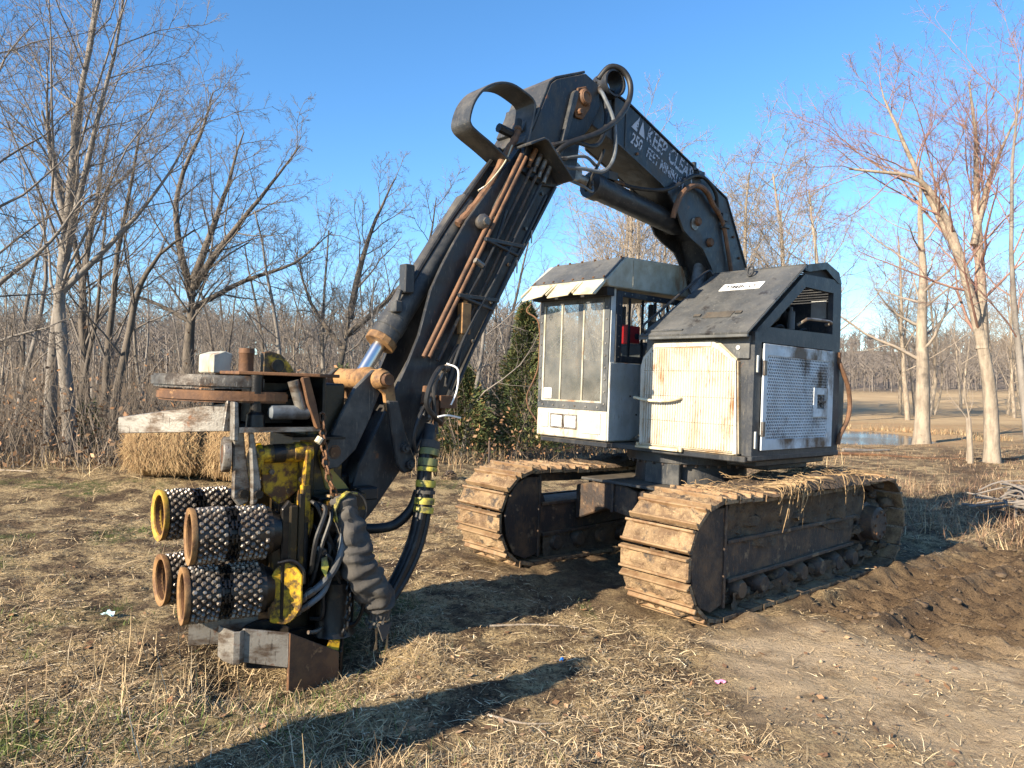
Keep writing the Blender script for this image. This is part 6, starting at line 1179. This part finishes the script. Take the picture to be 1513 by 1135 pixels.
# ------------------------------------------------------------------ things lying about the field
def gpos(X, Y): return Vector((X, Y, float(gz(X, Y))))
def bale(label, X, Y, L, r, rot, seed):
    rg = np.random.default_rng(seed); e = empty('hay_bale', (X, Y, float(gz(X, Y, False)))); e.rotation_euler = (0, 0, rot); tag(e, label, 'hay bale', 'old bales by the wood')
    n1, n2 = 26, 40; xs = np.linspace(-L/2, L/2, n1); th = np.linspace(0, 2*np.pi, n2, endpoint=False); XS, TH = np.meshgrid(xs, th, indexing='ij')
    ed = np.clip((L/2-np.abs(XS))/.22, 0, 1)**.5; rr = r*(.74+.26*ed)*(1+.10*(fbm(XS*4+seed, np.cos(TH)*2+3, 3, seed)-.5)); Z = np.sin(TH)*rr; Z = np.where(Z < 0, Z*.78, Z)+r*.76; Yb = np.cos(TH)*rr*1.12
    V = np.stack([XS, Yb, Z], -1).reshape(-1, 3); I = np.arange(n1*n2).reshape(n1, n2); J = np.roll(I, -1, 1)
    F = np.stack([I[:-1], J[:-1], J[1:], I[1:]], -1).reshape(-1, 4); V = np.concatenate([V, [[-L/2, 0, r*.7], [L/2, 0, r*.7]]]); c0 = len(V)-2
    caps = [[I[0, k], c0, c0, J[0, k]] for k in range(n2)]
    core = mat('matted_hay_%d' % seed, (.33, .225, .11), (.21, .135, .065), 9, .4, .6, .95, bump=.9, bscale=45, c3=(.12, .08, .04), s3=5, lo3=.6, hi3=.72, dist=.04)
    Ft = np.concatenate([F[:, [0, 1, 2]], F[:, [0, 2, 3]], np.array([[I[0, k], J[0, k], c0] for k in range(n2)]), np.array([[I[-1, k], J[-1, k], c0+1] for k in range(n2)])])
    o = link(bpy.data.objects.new('core', fast('core', V, Ft, core, True))); o.parent = e
    m = 9000; x = rg.uniform(-L/2, L/2, m); t = rg.uniform(-.5, 3.6, m); rr = r*(.99+.03*rg.uniform(0, 1, m))*(.74+.26*np.clip((L/2-np.abs(x))/.22, 0, 1)**.5)
    P = np.stack([x, np.cos(t)*rr*1.12, np.where(np.sin(t) < 0, .78, 1)*np.sin(t)*rr+r*.76], -1); nrm = np.stack([0*x, np.cos(t), np.sin(t)], -1)
    tg = np.stack([rg.normal(0, .7, m), -np.sin(t), np.cos(t)], -1)*rg.choice([-1, 1], m)[:, None]+nrm*rg.uniform(-.05, .35, m)[:, None]; tg /= np.linalg.norm(tg, axis=1, keepdims=True); Ls = rg.uniform(.05, .2, m)[:, None]; sd = np.cross(tg, nrm)*.0035
    V = np.stack([P-sd, P+sd, P+tg*Ls+sd*.6+nrm*.01, P+tg*Ls-sd*.6+nrm*.01], 1).reshape(-1, 3); cols = np.array([(.36, .24, .12), (.27, .17, .085), (.18, .11, .055), (.44, .31, .16)])[rg.choice(4, m, p=[.4, .3, .15, .15])]
    o = link(bpy.data.objects.new('loose_straw', fast('loose_straw', V, np.arange(m*4).reshape(m, 4), K['straw'], False, {'col': np.repeat(np.concatenate([cols, np.ones((m, 1))], 1), 4, 0)}))); o.parent = e; o['kind'] = 'stuff'
bale('slumped round hay bale next to the crooked tree', -4.90, 10.75, 1.0, .475, .06, 1)
bale('slumped round hay bale hidden partly by the grey blade', -3.85, 10.85, 1.02, .47, -.06, 2)
# unseen trunk shape added outside the view to cast the foreground shadow
rg = np.random.default_rng(31); th = np.linspace(0, 2*np.pi, 22, endpoint=False); zs = np.array([0, .25, .6, 1.0, 1.35, 1.6, 1.75, 1.9, 2.05]); rs = np.array([.30, .25, .23, .24, .25, .20, .13, .14, .07])
V = []
for z, r in zip(zs, rs):
    for t in th: q = r*(1+.12*math.sin(3*t+z*2)+rg.normal(0, .04)); V.append((q*math.cos(t), q*math.sin(t), z+(rg.uniform(-.08, .08) if z > 1.6 else 0)))
I = np.arange(len(V)).reshape(len(zs), 22); J = np.roll(I, -1, 1); F = [tuple(int(x) for x in q) for q in np.stack([I[:-1], J[:-1], J[1:], I[1:]], -1).reshape(-1, 4)]+[tuple(int(x) for x in I[-1])]
bt = part('added_shadow_trunk', (V, F), K['barkd'], smooth=True); bt.location = (-2.95, 1.42, float(gz(-2.95, 1.42))-.03); tag(bt, 'unseen trunk-shaped stand-in added to cast the foreground shadow', 'shadow caster')
# fence posts and stakes
def post(name, label, X, Y, h, r, m_, lean=0, group=None):
    o = part(name, lathe((0, 0, -.15), (lean*h, 0, h), [(0, r*1.05), (.5, r), (.97, r*.9), (1, r*.7)], 8), K[m_], smooth=True); o.location = gpos(X, Y); tag(o, label, 'post', group)
post('wooden_post', 'short weathered wooden post by the pale leaning tree', 11.65, 18.9, 1.15, .07, 'barkp', -.05)
post('steel_post', 'thin dark fence stake in front of the cedars', -.42, 13.6, .52, .022, 'tframe', .01)
post('wooden_post', 'pale broken stump of a pole behind the sapling', 12.0, 19.6, .8, .05, 'barkp', .08)
post('wooden_post', 'thin grey fence post by the fallen pole', 12.9, 21.0, 1.0, .045, 'bark', .02)
post('wooden_post', 'leaning grey fence post behind the slim pale tree', 13.9, 21.6, 1.05, .05, 'bark', -.09)
# brush pile at the right margin
gs = []; rr_ = random.Random(12)
for i in range(70):
    a = rr_.uniform(0, 6.28); L = rr_.uniform(.3, 1.0); c = Vector((rr_.gauss(0, .35), rr_.gauss(0, .3), rr_.uniform(.05, .42))); d = Vector((math.cos(a), math.sin(a), rr_.uniform(-.35, .35)))*L*.5
    gs.append(tube([c-d, c+Vector((rr_.gauss(0, .05), rr_.gauss(0, .05), .04)), c+d], rr_.uniform(.008, .022), 5, 3))
bp_ = part('brush_pile', join(*gs), K['twig'], smooth=True); bp_.location = gpos(7.75, 10.9); tag(bp_, 'small pile of cut brown branches in the weeds', 'brush pile')
# fallen branches
def branch(label, pts, r, m_): 
    o = part('fallen_branch', tube([(x-pts[0][0], y-pts[0][1], float(gz(x, y))+r*.6-float(gz(pts[0][0], pts[0][1]))) for x, y in pts], r, 7, 5, lambda t: 1-.5*t), K[m_], smooth=True); o.location = (pts[0][0], pts[0][1], float(gz(pts[0][0], pts[0][1]))); tag(o, label, 'branch')
branch('long red-brown fallen pole lying before the pale tree', [(8.3, 20.4), (9.8, 20.2), (11.4, 20.0), (13.6, 20.0)], .05, 'rust')
branch('short grey fallen branch on the bank beside the pond', [(9.6, 21.6), (10.5, 21.9), (11.3, 22.3)], .06, 'bark')
branch('thin bare branch lying at the wood edge by the bales', [(-8.2, 11.2), (-7.5, 11.0), (-6.9, 10.7)], .02, 'barkp')
branch('dry stick lying in the machine shadow', [(-.15, 5.05), (.15, 5.1), (.45, 5.08)], .008, 'barkp')
branch('short pale stick in the foreground straw', [(-.12, 3.68), (.05, 3.62), (.2, 3.64)], .007, 'barkp')
# charred clump by the far track
gs = []
for i in range(60):
    a = rr_.uniform(0, 6.28); e_ = rr_.uniform(0, 1.5); d = Vector((math.cos(a)*math.cos(e_), math.sin(a)*math.cos(e_), math.sin(e_)))*.13; a2 = a+rr_.uniform(.5, 1.6)
    d2 = Vector((math.cos(a2)*math.cos(e_), math.sin(a2)*math.cos(e_), math.sin(e_)*.9))*.13; gs.append(tube([d, (d+d2)*.62, d2], .007, 4, 3))
w_ = part('wire_tangle', join(*gs), K['tframe'], smooth=True); w_.location = gpos(-1.02, 12.2); tag(w_, 'small grey tangle of old wire behind the far track', 'wire')
def scrap(label, X, Y, m_, s, seed):
    rg = random.Random(seed); v = []; n = 5
    for i in range(n):
        for j in range(n): v.append(((i/(n-1)-.5)*s*2, (j/(n-1)-.5)*s, rg.uniform(0, s*.7)))
    f = [(i*n+j, (i+1)*n+j, (i+1)*n+j+1, i*n+j+1) for i in range(n-1) for j in range(n-1)]
    o = part('plastic_scrap', (v, f), K[m_]); p = gpos(X, Y); o.location = (p.x, p.y, p.z+.006); o.rotation_euler = (0, 0, rg.uniform(0, 3)); tag(o, label, 'litter')
scrap('crumpled bright blue plastic scrap on the straw', .30, 4.50, 'bluep', .022, 1)
scrap('pale turquoise plastic scrap on the straw near the rollers', -2.70, 4.98, 'cyanp', .05, 2)
scrap('strip of pink marking tape on bare dirt', 1.18, 4.22, 'pinkp', .03, 3)
# clods of earth thrown up along the track ruts
cm = []
for s in range(4):
    rg = np.random.default_rng(200+s); bm = bmesh.new(); bmesh.ops.create_icosphere(bm, subdivisions=2, radius=1)
    for v in bm.verts: v.co = v.co*(1+.9*(float(fbm(np.array(v.co.x*1.6+s*9), np.array(v.co.y*1.6+v.co.z*1.4), 3, s))-.5)+rg.normal(0, .16)); v.co.z *= .55
    me = bpy.data.meshes.new('clod'); bm.to_mesh(me); bm.free(); me.materials.append(K['mudd']); cm.append(me)
rg = np.random.default_rng(5); V_ = []; F_ = []; o_ = 0
for i in range(1500):
    Y = float(rg.uniform(3.6, 6.6)); X = 4.4+.5*(Y-5.2)+rg.normal(0, .28)
    if i % 2:
        a = rg.uniform(.8, 7); b = -.75+rg.normal(0, .5); X = O.x+a*.7496-b*.6613; Y = O.y+a*.6618+b*.7501
    aa, bb = to_ab(X, Y)
    if aa < 3.5 and bb > -.08: continue
    s = rg.gamma(1.2, .007)+.003; me = cm[i % 4]; co = np.zeros(len(me.vertices)*3); me.vertices.foreach_get('co', co); co = co.reshape(-1, 3); c_, s_ = math.cos(i), math.sin(i)
    co = np.stack([co[:, 0]*c_-co[:, 1]*s_, co[:, 0]*s_+co[:, 1]*c_, co[:, 2]], -1)*s*rg.uniform(.7, 1.4, 3)+np.array([X, Y, float(gz(X, Y))+s*.15]); V_.append(co)
    F_.append(np.array([list(p.vertices) for p in me.polygons])+o_); o_ += len(co)
tag(link(bpy.data.objects.new('earth_clods', fast('earth_clods', np.concatenate(V_), np.concatenate(F_), K['mudd'], False))), 'dark clods of earth thrown up beside the track', 'clods', kind='stuff')
for m_ in cm: bpy.data.meshes.remove(m_)
